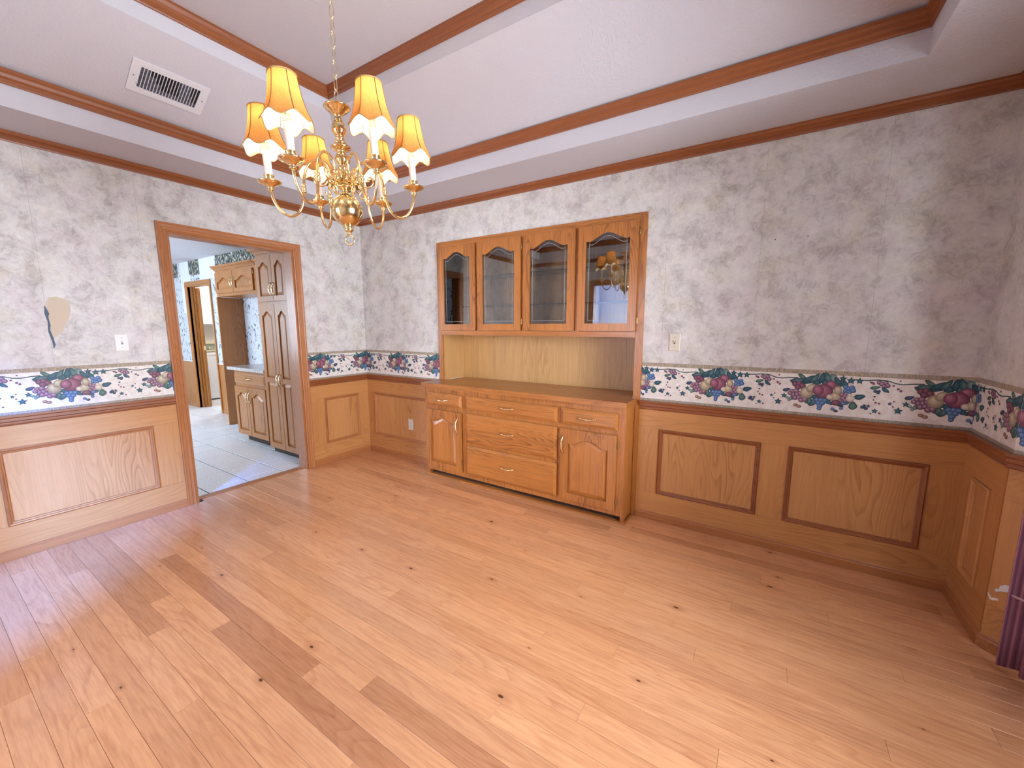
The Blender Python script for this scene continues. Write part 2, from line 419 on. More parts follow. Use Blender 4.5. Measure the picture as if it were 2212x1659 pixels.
# adjoining room with a draped window; height and high opening added for blue lamp
mb = MB(); ZA = 6.0; YA = -7.7
mb.box(-0.3, -0.2, YA, YF-0.12, -0.03, ZA); mb.box(7.6, 7.7, YA, YF-0.1, -0.03, ZA); mb.box(-0.3, 7.6, YF-0.12, YF-0.10, 2.5, ZA); mb.box(XR+0.12, 7.6, YF-0.12, YF-0.02, -0.03, 2.5)
mb.box(-0.2, 0.7, YA, YA+0.1, -0.03, 2.3); mb.box(3.1, 7.6, YA, YA+0.1, -0.03, 2.3); mb.box(-0.2, 7.6, YA, YA+0.1, 2.3, 4.4); mb.box(-0.2, 5.2, YA, YA+0.1, 4.4, ZA); mb.box(6.8, 7.6, YA, YA+0.1, 4.4, ZA)
struct(mb, 'wall_adjoining_room', M_['beige'], 'plain walls of the room beyond the front opening', 'wall')
mb2 = MB(); mb2.box(-0.3, 7.7, YA, YF-0.12, ZA, ZA+0.05)
struct(mb2, 'ceiling_adjoining_room', M_['ceil'], 'plain ceiling of the room beyond the front opening', 'ceiling')

# ---- tray ceiling
def ring(mb, r0, z0, r1, z1):
    a = [(r0[0], r0[2], z0), (r0[1], r0[2], z0), (r0[1], r0[3], z0), (r0[0], r0[3], z0)]
    b = [(r1[0], r1[2], z1), (r1[1], r1[2], z1), (r1[1], r1[3], z1), (r1[0], r1[3], z1)]
    for k in range(4):
        j = (k+1) % 4; mb.quad(a[k], a[j], b[j], b[k])
R0 = (0, XR, 0, YF); R1 = (0.41, 4.155, -0.41, -3.19); R2 = (0.895, 3.67, -0.895, -2.705)
Z1, Z2, Z3 = 2.63, 2.905, 3.06
mb = MB()
ring(mb, R0, ZC, R1, ZC); ring(mb, R1, ZC, R1, Z1); ring(mb, R1, Z1, R2, Z2); ring(mb, R2, Z2, R2, Z3)
mb.quad((R2[0], R2[2], Z3), (R2[1], R2[2], Z3), (R2[1], R2[3], Z3), (R2[0], R2[3], Z3))
ceiling = struct(mb, 'ceiling', M_['ceil'], 'white textured stepped tray ceiling above the dining room', 'ceiling')

# ---- mouldings swept along wall lines, one object per straight run
def sweep(pts, prof, closed=False):
    """yield one MB per run; prof = (d into room, z); room is to the right-hand side of travel given by turn=-1"""
    n = len(pts); P = [Vector(p) for p in pts]; out = []
    def nor(i):
        a, b = P[i], P[(i+1) % n]; d = (b-a).normalized(); return Vector((d.y, -d.x))
    runs = n if closed else n-1
    off = []
    for i in range(n):
        if closed: a, b = nor((i-1) % n), nor(i)
        else:
            a = nor(max(i-1, 0)); b = nor(min(i, n-2))
        m = (a+b).normalized(); off.append(m/max(0.2, m.dot(a)))
    for i in range(runs):
        j = (i+1) % n; mb = MB(); k = len(prof)
        for q, o in ((P[i], off[i]), (P[j], off[j])):
            for d, z in prof: mb.v.append((q.x+o.x*d, q.y+o.y*d, z))
        for t in range(k):
            u = (t+1) % k; mb.f.append((t, u, k+u, k+t)); mb.sm.append(0)
        mb.f.append(tuple(range(k-1, -1, -1))); mb.sm.append(0); mb.f.append(tuple(range(k, 2*k))); mb.sm.append(0)
        out.append(mb)
    return out
TN = [0]
def trims(pts, prof, mats, labels, closed=False, name='trim', cat='moulding'):
    res = []
    for i, mb in enumerate(sweep(pts, prof, closed)):
        a = Vector(pts[i]); b = Vector(pts[(i+1) % len(pts)])
        if labels[i] is None: continue
        ax = 'x' if abs(a.x-b.x) > abs(a.y-b.y) else 'y'
        if name == 'trim': TN[0] += 1; nm = 'trim_%d' % TN[0]
        else: nm = name[i]
        res.append(struct(mb, nm, mats+ax if isinstance(mats, str) and mats.endswith('_') and False else M_[mats+ax], labels[i], cat))
    return res
rect = lambda r: [(r[0], r[2]), (r[1], r[2]), (r[1], r[3]), (r[0], r[3])]
crown = [(0, 2.402), (0.010, 2.402), (0.012, 2.408), (0.012, 2.424), (0.022, 2.432), (0.034, 2.436), (0.040, 2.446), (0.040, ZC-0.0005), (0, ZC-0.0005)]
def trayprof(z0, z1, d): return [(0, z0), (0.010, z0), (0.013, z0+0.006), (0.013, z0+0.022), (0.02, z0+0.03), (d*0.75, z0+0.045), (d, z1-0.014), (d, z1), (0, z1)]
trims(rect(R0), crown, 'trim_', ['lowest oak crown moulding along the hutch wall', 'lowest oak crown moulding along the bay side', 'lowest oak crown moulding along the front wall', 'lowest oak crown moulding along the doorway wall'], True)
trims(rect(R1), trayprof(2.560, 2.6295, 0.030), 'trim_', ['middle oak moulding of the tray above the hutch wall', 'middle oak moulding of the tray on the bay side', 'middle oak moulding of the tray on the front side', 'middle oak moulding of the tray below the air vent'], True)
trims(rect(R2), trayprof(2.985, 3.0595, 0.030), 'trim_', ['topmost oak moulding of the tray on the hutch side', 'topmost oak moulding of the tray on the bay side', 'topmost oak moulding of the tray on the front side', 'topmost oak moulding of the tray on the doorway side'], True)
rail = [(0, 0.800), (0.014, 0.800), (0.018, 0.806), (0.014, 0.812), (0.014, 0.820), (0.022, 0.826), (0.022, 0.842), (0.027, 0.848), (0.027, 0.861), (0, 0.861)]
base = [(0, 0.001), (0.016, 0.001), (0.016, 0.046), (0.012, 0.052), (0.012, 0.058), (0.006, 0.066), (0, 0.066)]
CW = 0.061
bay = [(HX1+0.0, 0), (XR, 0), (XR, -0.42), (BX, -1.01), (BX, -2.6), (XR, -3.19), (XR, YF), (OX1+CW, YF)]
trims([(0, DY1+CW), (0, 0), (HX0, 0)], rail, 'trim_', ['oak chair rail between the doorway and the corner', 'oak chair rail left of the hutch'])
trims([(OX0-CW, YF), (0, YF), (0, DY0-CW)], rail, 'trim_', ['oak chair rail on the front wall left of the opening', 'oak chair rail left of the doorway below the torn wallpaper'])
trims(bay, rail, 'trim_', ['oak chair rail right of the hutch', 'short oak chair rail on the narrow right wall', 'oak chair rail on the angled bay wall', None, 'oak chair rail on the near bay wing', 'short oak chair rail at the front right corner', 'oak chair rail on the front wall right of the opening'])
trims([(0, DY1+CW), (0, 0), (HX0, 0)], base, 'case_', ['oak baseboard between the doorway and the corner', 'oak baseboard left of the sideboard'], name=['baseboard_left', 'baseboard_back'], cat='baseboard')
trims([(OX0-CW, YF), (0, YF), (0, DY0-CW)], base, 'case_', ['oak baseboard on the front wall left of the opening', 'oak baseboard left of the doorway'], name=['baseboard_front', 'baseboard_left_near'], cat='baseboard')
trims(bay, base, 'case_', ['oak baseboard right of the sideboard', 'short oak baseboard on the narrow right wall', 'oak baseboard on the angled bay wall', 'oak baseboard under the bay window', 'oak baseboard on the near bay wing', 'short oak baseboard at the front right corner', 'oak baseboard on the front wall right of the opening'],
      name=['baseboard_back_right', 'baseboard_right', 'baseboard_bay', 'baseboard_bay_window', 'baseboard_bay_wing', 'baseboard_right_near', 'baseboard_front_right'], cat='baseboard')

# ---- cased doorway in the left wall (door_1)
door1 = empty('door_1', (0, (DY0+DY1)/2, 0), 'cased oak doorway opening from the dining room into the kitchen', 'doorway', kind='structure')
def casing_prof():    # (outward from opening edge, proud of wall)
    return [(0, 0), (0, 0.010), (0.008, 0.014), (0.014, 0.011), (0.024, 0.012), (0.030, 0.016), (0.046, 0.018), (0.052, 0.021), (CW, 0.021), (CW, 0)]
def casing_x(par, xw, y0, y1, zt, sgn, matp='case_'):
    """casing on plane x=xw, room on the side sgn"""
    pf = casing_prof()
    def strip(a, b, mat, nm):
        m = MB(); k = len(pf)
        m.v += [a(u, d) for u, d in pf] + [b(u, d) for u, d in pf]
        for t in range(k):
            q = (t+1) % k; m.f.append((t, q, k+q, k+t)); m.sm.append(0)
        m.f.append(tuple(range(k))); m.sm.append(0); m.f.append(tuple(range(2*k-1, k-1, -1))); m.sm.append(0)
        m.build(nm, mat, par)
    strip(lambda u, d: (xw+sgn*d, y0-u, 0.001), lambda u, d: (xw+sgn*d, y0-u, zt+u), M_[matp+'z'], 'casing_leg')
    strip(lambda u, d: (xw+sgn*d, y1+u, 0.001), lambda u, d: (xw+sgn*d, y1+u, zt+u), M_[matp+'z'], 'casing_leg')
    strip(lambda u, d: (xw+sgn*d, y0-u, zt+u), lambda u, d: (xw+sgn*d, y1+u, zt+u), M_[matp+'y'], 'casing_head')
def casing_y(par, yw, x0, x1, zt, sgn, matp='case_'):
    pf = casing_prof()
    def strip(a, b, mat, nm):
        m = MB(); k = len(pf)
        m.v += [a(u, d) for u, d in pf] + [b(u, d) for u, d in pf]
        for t in range(k):
            q = (t+1) % k; m.f.append((t, q, k+q, k+t)); m.sm.append(0)
        m.f.append(tuple(range(k))); m.sm.append(0); m.f.append(tuple(range(2*k-1, k-1, -1))); m.sm.append(0)
        m.build(nm, mat, par)
    strip(lambda u, d: (x0-u, yw+sgn*d, 0.001), lambda u, d: (x0-u, yw+sgn*d, zt+u), M_[matp+'z'], 'casing_leg')
    strip(lambda u, d: (x1+u, yw+sgn*d, 0.001), lambda u, d: (x1+u, yw+sgn*d, zt+u), M_[matp+'z'], 'casing_leg')
    strip(lambda u, d: (x0-u, yw+sgn*d, zt+u), lambda u, d: (x1+u, yw+sgn*d, zt+u), M_[matp+'x'], 'casing_head')
casing_x(door1, 0.0, DY0, DY1, DZ, 1)
casing_x(door1, -0.125, DY0, DY1, DZ, -1)
MB().box(-0.125, 0, DY0-0.0, DY0+0.016, 0.0, DZ).build('jamb', M_['case_z'], door1)
MB().box(-0.125, 0, DY1-0.016, DY1, 0.0, DZ).build('jamb', M_['case_z'], door1)
MB().box(-0.125, 0, DY0+0.016, DY1-0.016, DZ-0.016, DZ).build('head_jamb', M_['case_y'], door1)
MB().box(-0.118, -0.055, DY0+0.016, DY1-0.016, 0.0, 0.006).build('threshold_strip', M_['case_y'], door1)
door2 = empty('door_2', ((OX0+OX1)/2, YF, 0), 'cased opening in the front wall seen mirrored in the hutch glass', 'doorway', kind='structure')
casing_y(door2, YF, OX0, OX1, 2.047, 1)
for x0, x1 in ((OX0, OX0+0.016), (OX1-0.016, OX1)): MB().box(x0, x1, YF-0.12, YF, 0, 2.047).build('jamb', M_['case_z'], door2)
MB().box(OX0+0.016, OX1-0.016, YF-0.12, YF, 2.031, 2.047).build('head_jamb', M_['case_x'], door2)

# ---- wainscot pieces (children of the walls). axis 'x': wall along x facing -y ; 'y': facing +x (s=1) or -x (s=-1)
def fr_back(u, d, z): return (u, -d, z)
def fr_left(u, d, z): return (d, u, z)
def fr_right(u, d, z): return (XR-d, u, z)
cb, sb = math.sqrt(.5), math.sqrt(.5)
def fr_bay(u, d, z): return (XR + u*cb - d*sb, -0.42 - u*sb - d*cb, z)
def fbox(mb, fr, u0, u1, d0, d1, z0, z1):
    n = len(mb.v)
    for z in (z0, z1):
        for u, d in ((u0, d0), (u1, d0), (u1, d1), (u0, d1)): mb.v.append(fr(u, d, z))
    for q in ((0,3,2,1),(4,5,6,7),(0,1,5,4),(1,2,6,5),(2,3,7,6),(3,0,4,7)): mb.f.append(tuple(n+i for i in q)); mb.sm.append(0)
    return mb
def mould_rect(fr, u0, u1, z0, z1, par, matp, ax):
    w = 0.026
    pf = [(0, 0.006), (0, 0.014), (0.006, 0.019), (0.012, 0.017), (0.017, 0.012), (0.022, 0.011), (w, 0.007), (w, 0.004)]
    for a, b, nm, mt in (((u0, z0), (u1, z0), 'b', ax), ((u1, z0), (u1, z1), 'r', 'z'), ((u1, z1), (u0, z1), 't', ax), ((u0, z1), (u0, z0), 'l', 'z')):
        m = MB(); k = len(pf)
        for (u, z) in (a, b):
            su = 1 if u == u0 else -1; sz = 1 if z == z0 else -1
            if u0 > u1: su = -su
            for o, d in pf: m.v.append(fr(u+su*o, d, z+sz*o))
        for t in range(k-1): m.f.append((t, t+1, k+t+1, k+t)); m.sm.append(0)
        m.build('panel_moulding', M_[matp+mt], par)
def wainscot(par, fr, ax, u0, u1, panels, matp='trim_'):
    zb, zt = 0.203, 0.667
    fbox(MB(), fr, u0, u1, 0, 0.008, zt+0.0008, 0.80).build('top_rail', M_['oak_'+ax], par)
    fbox(MB(), fr, u0, u1, 0, 0.008, 0.05, zb-0.0008).build('bottom_rail', M_['oak_'+ax], par)
    e = u0
    for a, b in panels:
        if a - e > 0.004: fbox(MB(), fr, e, a, 0, 0.0076, zb, zt).build('stile', M_['oak_z'], par)
        fbox(MB(), fr, a, b, 0, 0.004, zb, zt).build('panel', M_['pan_oak'], par)
        mould_rect(fr, a, b, zb, zt, par, matp, ax); e = b
    if u1 - e > 0.004: fbox(MB(), fr, e, u1, 0, 0.0076, zb, zt).build('stile', M_['oak_z'], par)
wainscot(wall_left, fr_left, 'y', DY1+CW, 0.0, [(-0.526, -0.130)], 'case_')
wainscot(wall_left, fr_left, 'y', YF, DY0-CW, [(-3.42, -2.705), (-2.560, -1.852)], 'case_')
wainscot(wall_back, fr_back, 'x', 0.0, HX0, [(0.118, 0.955)], 'case_')
wainscot(wall_back, fr_back, 'x', HX1, XR, [(3.100, 3.700), (3.840, 4.437)])
wainscot(wall_right, fr_right, 'y', -0.42, 0.0, [(-0.318, -0.135)], 'oak_')
wainscot(wall_bay, fr_bay, 'x', 0.0, 0.83, [(0.28, 0.66)], 'oak_')

# ---- fruit border above the chair rail
C = {'apple': (rgb(196, 126, 146), rgb(98, 44, 68)), 'pear': (rgb(226, 212, 182), rgb(138, 122, 98)), 'grape': (rgb(196, 152, 172), rgb(76, 40, 66)),
     'blue': (rgb(126, 162, 206), rgb(34, 66, 116)), 'plum': (rgb(160, 102, 122), rgb(72, 34, 52)), 'leaf': (rgb(96, 136, 140), rgb(24, 58, 68)),
     'teal': (rgb(58, 112, 124), rgb(20, 54, 70)), 'sage': (rgb(168, 186, 180), rgb(70, 104, 106)), 'cream': (rgb(240, 230, 212), rgb(188, 170, 150)),
     'acorn': (rgb(206, 164, 136), rgb(110, 72, 60)), 'navy': (rgb(84, 102, 132), rgb(30, 38, 66)), 'green': (rgb(104, 140, 126), rgb(40, 76, 72))}
def fruit_shapes():
    L = []
    d = lambda x, z, r, c, rz=None, rot=0: L.append(('d', x-3.431, z, r, rz or r, rot, c))
    f = lambda x, z, l, w, rot, c: L.append(('l', x-3.431, z, l, w, rot, c))
    ivy = lambda x, z, s, c='teal': L.append(('i', x-3.431, z, s, 0, 0, c))
    L.append(('v', [(-0.37+0.53*0, 1.082), (-0.33, 1.083), (-0.29, 1.088), (-0.25, 1.086), (-0.22, 1.074), (-0.19, 1.070), (-0.15, 1.076), (-0.11, 1.078)], 0.0028, 'green'))
    L.append(('v', [(0.12, 1.082), (0.16, 1.083), (0.17, 1.082)], 0.0028, 'green'))
    for a in [(3.524, 1.085, .020), (3.559, 1.076, .022), (3.595, 1.077, .020), (3.235, .930, .021), (3.262, .968, .017), (3.670, .920, .015), (3.20, .965, .011)]: ivy(*a)
    for x, z, l, w, r, c in [(3.30, 1.05, .02, .01, 140, 'green'), (3.36, 1.058, .03, .014, -10, 'teal'), (3.415, 1.062, .03, .016, 40, 'teal'), (3.448, 1.068, .03, .016, 90, 'leaf'), (3.475, 1.07, .03, .015, 60, 'teal'), (3.518, 1.06, .028, .013, 70, 'leaf'), (3.535, 1.055, .026, .012, 110, 'teal'),
        (3.30, .955, .022, .011, -150, 'green'), (3.372, .962, .026, .013, 20, 'green'), (3.41, .972, .024, .012, -20, 'teal'), (3.47, .965, .026, .012, 10, 'leaf'), (3.52, .94, .022, .011, -30, 'teal'), (3.55, .955, .022, .011, 30, 'leaf')]: f(x, z, l, w, r, c)
    f(3.324, 1.062, .038, .016, 10, 'leaf'); f(3.345, 1.083, .030, .011, -35, 'green'); f(3.372, 1.074, .036, .014, 35, 'teal'); f(3.400, 1.080, .034, .014, 55, 'leaf')
    f(3.432, 1.083, .032, .016, 80, 'teal'); f(3.458, 1.085, .034, .017, 110, 'leaf'); f(3.490, 1.079, .036, .016, -60, 'sage'); f(3.505, 1.068, .03, .012, -50, 'teal')
    f(3.272, 1.004, .020, .011, 20, 'navy'); f(3.385, .946, .028, .014, 100, 'green'); f(3.403, .944, .03, .014, 60, 'leaf'); f(3.470, .950, .024, .012, -40, 'teal')
    f(3.602, .991, .026, .015, 15, 'teal'); f(3.577, .940, .024, .019, 90, 'green'); f(3.365, .950, .02, .012, -70, 'leaf')
    for x, z, r in [(3.312, 1.040, .016), (3.330, 1.044, .016), (3.345, 1.030, .017), (3.325, 1.022, .016)]: d(x, z, r, 'plum')
    for x, z, r in [(3.300, .996, .014), (3.318, 1.000, .014), (3.306, .978, .014), (3.325, .980, .014), (3.340, .988, .014), (3.316, .960, .014), (3.335, .964, .014), (3.352, .968, .015), (3.346, .948, .014), (3.362, .954, .014), (3.290, .985, .012)]: d(x, z, r, 'grape')
    d(3.368, .994, .032, 'pear', .034); d(3.388, 1.022, .020, 'pear', .028, -35); 
    d(3.476, 1.045, .028, 'apple', .026); d(3.444, 1.008, .044, 'apple', .042); d(3.420, 1.012, .026, 'apple', .030)
    d(3.502, .982, .026, 'pear', .030); d(3.508, 1.018, .018, 'pear', .026, 12); d(3.474, .978, .015, 'cream')
    for x, z, r in [(3.540, 1.040, .013), (3.553, 1.030, .014), (3.541, 1.018, .013), (3.566, 1.038, .013), (3.572, 1.022, .013), (3.556, 1.012, .012)]: d(x, z, r, 'blue')
    for x, z, r in [(3.528, .996, .013), (3.542, .990, .013), (3.534, .976, .013), (3.544, .966, .012), (3.522, .962, .011)]: d(x, z, r, 'grape')
    d(3.505, .948, .023, 'plum', .016); d(3.536, .948, .013, 'blue', .010); d(3.564, .978, .019, 'cream'); d(3.560, .996, .010, 'cream')
    for x, z, r in [(3.418, .957, .013), (3.436, .958, .013), (3.454, .956, .013), (3.426, .940, .013), (3.444, .940, .013), (3.434, .923, .013), (3.432, .908, .011)]: d(x, z, r, 'blue')
    d(3.492, .912, .009, 'blue'); d(3.507, .902, .010, 'navy', .008); d(3.529, .920, .009, 'blue')
    d(3.322, .918, .011, 'acorn', .009); d(3.338, .911, .012, 'acorn', .009)
    for x, z, r in [(3.278, .958, .008), (3.288, .945, .008), (3.296, .955, .007)]: d(x, z, r, 'sage')
    for x, z, r in [(3.148, 1.075, .011), (3.160, 1.068, .013), (3.174, 1.074, .011), (3.182, 1.060, .012), (3.168, 1.056, .010)]: d(x, z, r, 'grape')
    f(3.134, 1.046, .022, .010, 15, 'green'); f(3.176, 1.036, .020, .010, -40, 'teal'); f(3.12, 1.07, .014, .006, 150, 'plum')
    for x, z, r in [(3.136, 1.026, .008), (3.150, 1.028, .008), (3.148, 1.018, .007), (3.136, .998, .005)]: d(x, z, r, 'navy')
    for x, z, r in [(3.618, .936, .009), (3.633, .930, .009), (3.625, .944, .008)]: d(x, z, r, 'navy')
    ivy(3.642, .944, .011, 'navy')
    for x, z, r in [(3.225, 1.045, .006), (3.236, 1.036, .006), (3.67, .966, .005), (3.684, .962, .005), (3.655, .905, .004), (3.213, .95, .004), (3.23, 1.088, .004), (3.66, .98, .004), (3.69, .91, .005), (3.205, 1.062, .005), (3.215, .978, .004)]: d(x, z, r, 'plum')
    return L
FR = fruit_shapes()
def fruit_print(fr, u0, u1, apples, sgn):
    """flat ink shapes a fraction of a millimetre proud of the border paper; sgn=+1 when reading left to right is +u"""
    mb = MB(); lay = [0]
    def emit(pts, c0, cc, ce):
        k = len(mb.v); dd = 0.0016 + lay[0]*0.00001
        cl = lambda q: min(max(q, u0+0.0003), u1-0.0003)
        mb.v.append(fr(cl(c0[0]), dd, c0[1])); mb.c.append(cc)
        for (x, z) in pts: mb.v.append(fr(cl(x), dd, z)); mb.c.append(ce)
        m = len(pts)
        for t in range(m): mb.f.append((k, k+1+t, k+1+(t+1) % m)); mb.sm.append(0)
        lay[0] += 1
    for ap in apples:
        lay[0] = 0
        for s in FR:
            if s[0] == 'v':
                pl = s[1]
                for (xa, za), (xb, zb) in zip(pl, pl[1:]):
                    ua, ub = ap+sgn*xa, ap+sgn*xb
                    if not (u0 < ua < u1 and u0 < ub < u1): continue
                    k = len(mb.v)
                    for (uu, zz) in ((ua, za-s[2]), (ub, zb-s[2]), (ub, zb+s[2]), (ua, za+s[2])): mb.v.append(fr(uu, 0.0016, zz)); mb.c.append(C[s[3]][1])
                    mb.f.append((k, k+1, k+2, k+3)); mb.sm.append(0)
                continue
            kind, x, z, a, b, rot, c = s
            u = ap + sgn*x
            if u + a*0.8 < u0 or u - a*0.8 > u1: continue
            cc, ce = C[c]; pts = []; r = math.radians(rot)
            if kind == 'd':
                for t in range(14):
                    q = 2*PI*t/14; px, pz = a*math.cos(q), b*math.sin(q)
                    pts.append((u+sgn*(px*math.cos(r)-pz*math.sin(r)), z+px*math.sin(r)+pz*math.cos(r)))
                emit(pts, (u-sgn*a*0.3, z+b*0.3), cc, ce)
            elif kind == 'l':
                for t in range(12):
                    q = 2*PI*t/12; px = a*math.cos(q); pz = b*math.sin(q)*(0.5+0.5*abs(math.sin(q)))*(1.15 if px < 0 else 0.85)
                    pts.append((u+sgn*(px*math.cos(r)-pz*math.sin(r)), z+px*math.sin(r)+pz*math.cos(r)))
                emit(pts, (u, z), cc, ce)
            else:
                for t in range(10):
                    q = 2*PI*t/10 + 0.3; rr = a if t % 2 == 0 else a*0.48
                    pts.append((u+sgn*rr*math.cos(q), z+rr*math.sin(q)))
                emit(pts, (u, z), cc, ce)
    return mb
def border(par, fr, u0, u1, apples, sgn):
    bo = fbox(MB(), fr, u0, u1, 0.0, 0.0010, 0.861, 1.126).build('wallpaper_border', M_['border'], par)
    tag(bo, 'cream wallpaper border printed with fruit and ivy')
    fbox(MB(), fr, u0, u1, 0.001, 0.0014, 1.101, 1.126).build('border_stripe', M_['stripe'], bo)
    fbox(MB(), fr, u0, u1, 0.001, 0.0014, 0.861, 0.877).build('border_stripe', M_['stripe'], bo)
    fruit_print(fr, u0, u1, apples, sgn).build('fruit_print', M_['print'], bo)
border(wall_left, fr_left, YF, DY0-CW, [-3.29, -2.76, -2.23, -1.70], 1)
border(wall_left, fr_left, DY1+CW, 0.0, [-0.545, -0.022], 1)
border(wall_back, fr_back, 0.0, HX0, [-0.03, 0.5, 1.025], 1)
border(wall_back, fr_back, HX1, XR, [2.901, 3.431, 3.961, 4.488, 5.02], 1)
border(wall_right, fr_right, -0.42, 0.0, [-0.435, 0.095], -1)
border(wall_bay, fr_bay, 0.0, 0.83, [0.02, 0.55], 1)

# torn wallpaper on the left wall and bare plaster chips on the bay wall
def blob(par, fr, pts, d, mat, name):
    n = len(pts); m = MB()
    m.v += [fr(u, 0.0002, z) for u, z in pts] + [fr(u, d, z) for u, z in pts]
    m.f.append(tuple(range(n, 2*n))); m.sm.append(0)
    for k in range(n): m.f.append((k, (k+1) % n, n+(k+1) % n, n+k)); m.sm.append(0)
    return m.build(name, mat, par)
blob(wall_left, fr_left, [(-2.272, 1.50), (-2.268, 1.525), (-2.255, 1.548), (-2.225, 1.552), (-2.20, 1.545), (-2.178, 1.535), (-2.170, 1.49), (-2.178, 1.44), (-2.195, 1.40), (-2.222, 1.34), (-2.250, 1.31), (-2.268, 1.29), (-2.276, 1.32), (-2.272, 1.40)], 0.0006, M_['plaster'], 'torn_paper_patch')
blob(wall_left, fr_left, [(-2.279, 1.50), (-2.272, 1.48), (-2.264, 1.45), (-2.270, 1.43), (-2.266, 1.38), (-2.271, 1.35), (-2.262, 1.30), (-2.258, 1.26), (-2.268, 1.235), (-2.270, 1.28), (-2.280, 1.34), (-2.276, 1.40), (-2.284, 1.45)], 0.0010, M_['slate'], 'torn_paper_edge')
def chip(pts, name): blob(wall_bay, fr_bay, pts, 0.0105, M_['chip'], name)
def vline(mb, fr, u, z0, z1, w=0.0012, d=0.0005): fbox(mb, fr, u-w/2, u+w/2, 0, d, z0, z1)
M_['seam'] = plain('wallpaper_seam', rgb(176, 168, 162), 0.8)
for par, fr, us in ((wall_left, fr_left, (-2.275, -1.79)), (wall_back, fr_back, (3.085, 3.612, 4.14))):
    for u in us:
        m = MB(); vline(m, fr, u, 1.127, 2.40); m.build('wallpaper_seam', M_['seam'], par)
m = MB(); fbox(m, fr_back, 3.677, 3.683, 0, 0.0006, 1.861, 1.867); m.build('nail_hole', M_['kick'], wall_back)
m = MB(); fbox(m, fr_back, 3.830, 3.836, 0, 0.0006, 1.862, 1.868); m.build('nail_hole', M_['galv'], wall_back)

# ---- floors
subfloor = MB(); subfloor.box(-0.06, BX+0.1, YF-0.1, 0.3, -0.05, -0.016)
floor = struct(subfloor, 'floor', M_['subfloor'], 'warm hickory plank floor of the dining room', 'floor')
PW = 0.0837
known = {0: [1.449], 1: [1.194], 2: [1.75], 3: [1.011], 4: [2.012], 5: [1.46], 6: [1.19], 7: [1.66], 8: [2.244], 9: [2.489], 10: [1.952], 11: [1.467, 2.969], 12: [2.732],
         13: [1.721, 3.23], 14: [2.163, 3.662], 15: [2.421], 16: [2.94], 17: [1.744, 3.247], 18: [1.15, 2.626, 4.127], 19: [.562, 2.021, 3.532], 20: [.861, 2.356, 3.858],
         21: [2.942, 4.444], 22: [1.651, 3.156], 23: [1.254, 2.748, 4.244], 24: [2.14, 3.638], 25: [2.982], 26: [2.534, 4.034], 27: [1.896], 28: [2.254], 29: [2.87, 4.37], 30: [2.987, 4.491]}
DARK = {(7, 1): 0.72, (8, 0): 0.75, (9, 1): 0.72, (6, 0): 0.80, (5, 0): 0.82, (27, 0): 0.84, (20, 0): 0.86, (29, 0): 0.82, (30, 1): 0.80, (18, 0): 0.86}
me = MB(); x0, x1, y0, y1 = 0, 1, 0, PW-0.0007; c = 0.0006
me.v = [(0,0,-.016),(1,0,-.016),(1,y1,-.016),(0,y1,-.016),(0,0,-c),(1,0,-c),(1,y1,-c),(0,y1,-c),(c,c,0),(1-c,c,0),(1-c,y1-c,0),(c,y1-c,0)]
me.f = [(0,3,2,1),(0,1,5,4),(1,2,6,5),(2,3,7,6),(3,0,4,7),(4,5,9,8),(5,6,10,9),(6,7,11,10),(7,4,8,11),(8,9,10,11)]; me.sm = [0]*10
plank_mesh = me.mesh('plank', M_['plank'])
rp = random.Random(21)
for i in range(-10, 33):
    y = -2.769 + i*PW
    ks = sorted(known.get(i, [rp.uniform(0.3, 1.7)]))
    js = set(ks); a = ks[0]
    while a > 0: a -= 1.5; js.add(a)
    a = ks[-1]
    while a < BX: a += 1.5; js.add(a)
    js = sorted(js); first = ks[0]
    xmax = XR if (y > -0.42) else min(BX, XR + (-0.42-y) + 0.03)
    if y < -2.6: xmax = min(xmax, XR + max(0, y+3.19) + 0.05)
    for a, b in zip(js, js[1:]):
        lo, hi = max(a, -0.055 if DY0 < y < DY1 else 0.002), min(b, xmax)
        if hi - lo < 0.03: continue
        o = bpy.data.objects.new('plank', plank_mesh); COL.objects.link(o); o.parent = floor
        o.location = (lo, y, 0); o.scale = (hi-lo-0.0006, 1, 1)
        key = (i, 1 if a >= first-0.01 else 0)
        tn = rp.choice([1.0, 1.0, 1.0, 0.98, 0.95, 0.93, 0.9, 1.04])
        hue = rp.uniform(-0.02, 0.03)
        if key in DARK and (abs(a-first) < 0.02 or abs(b-first) < 0.02): tn = DARK[key]
        o.color = (tn*(1.0), tn*(0.99-hue*0.8)*(tn**0.25), tn*(0.98-hue*2)*(tn**0.35), 1)
mbk = MB(); mbk.box(-0.3, 7.7, -7.7, YF-0.1, -0.05, 0.0)
tag(mbk.build('floor_adjoining_room', M_['case_x']), 'wooden floor of the room beyond the front opening', 'floor', kind='structure')

# ================================================================== HANDLES / HINGES (shared meshes)
def pull_mesh(L=0.122, mat='brass_pale'):
    pts, rad = [], []
    for k in range(13):
        t = -1 + 2*k/12
        pts.append((t*L/2, -0.018*(1-abs(t)**3.2) - 0.004, -0.006*(1-t*t))); rad.append(0.0042 + 0.0030*max(0, 1-abs(abs(t)-0.0)*3) + (0.0032 if abs(t) > 0.86 else 0) + (0.0014 if 0.35 < abs(t) < 0.55 else 0))
    m = MB(); m.tube(pts, rad, 8)
    for s in (-1, 1): m.sphere((s*L/2, -0.003, 0), 0.0062, 8, 6)
    return m.mesh('handle', M_[mat])
PULL = pull_mesh()
def hinge_mesh():
    m = MB(); m.tube([(0, -0.004, -0.026), (0, -0.004, -0.018), (0, -0.004, 0.018), (0, -0.004, 0.026)], [0.0028, 0.0042, 0.0042, 0.0028], 8)
    m.box(-0.009, 0.009, -0.0025, 0.0, -0.020, 0.020); return m.mesh('hinge', M_['brass_dull'])
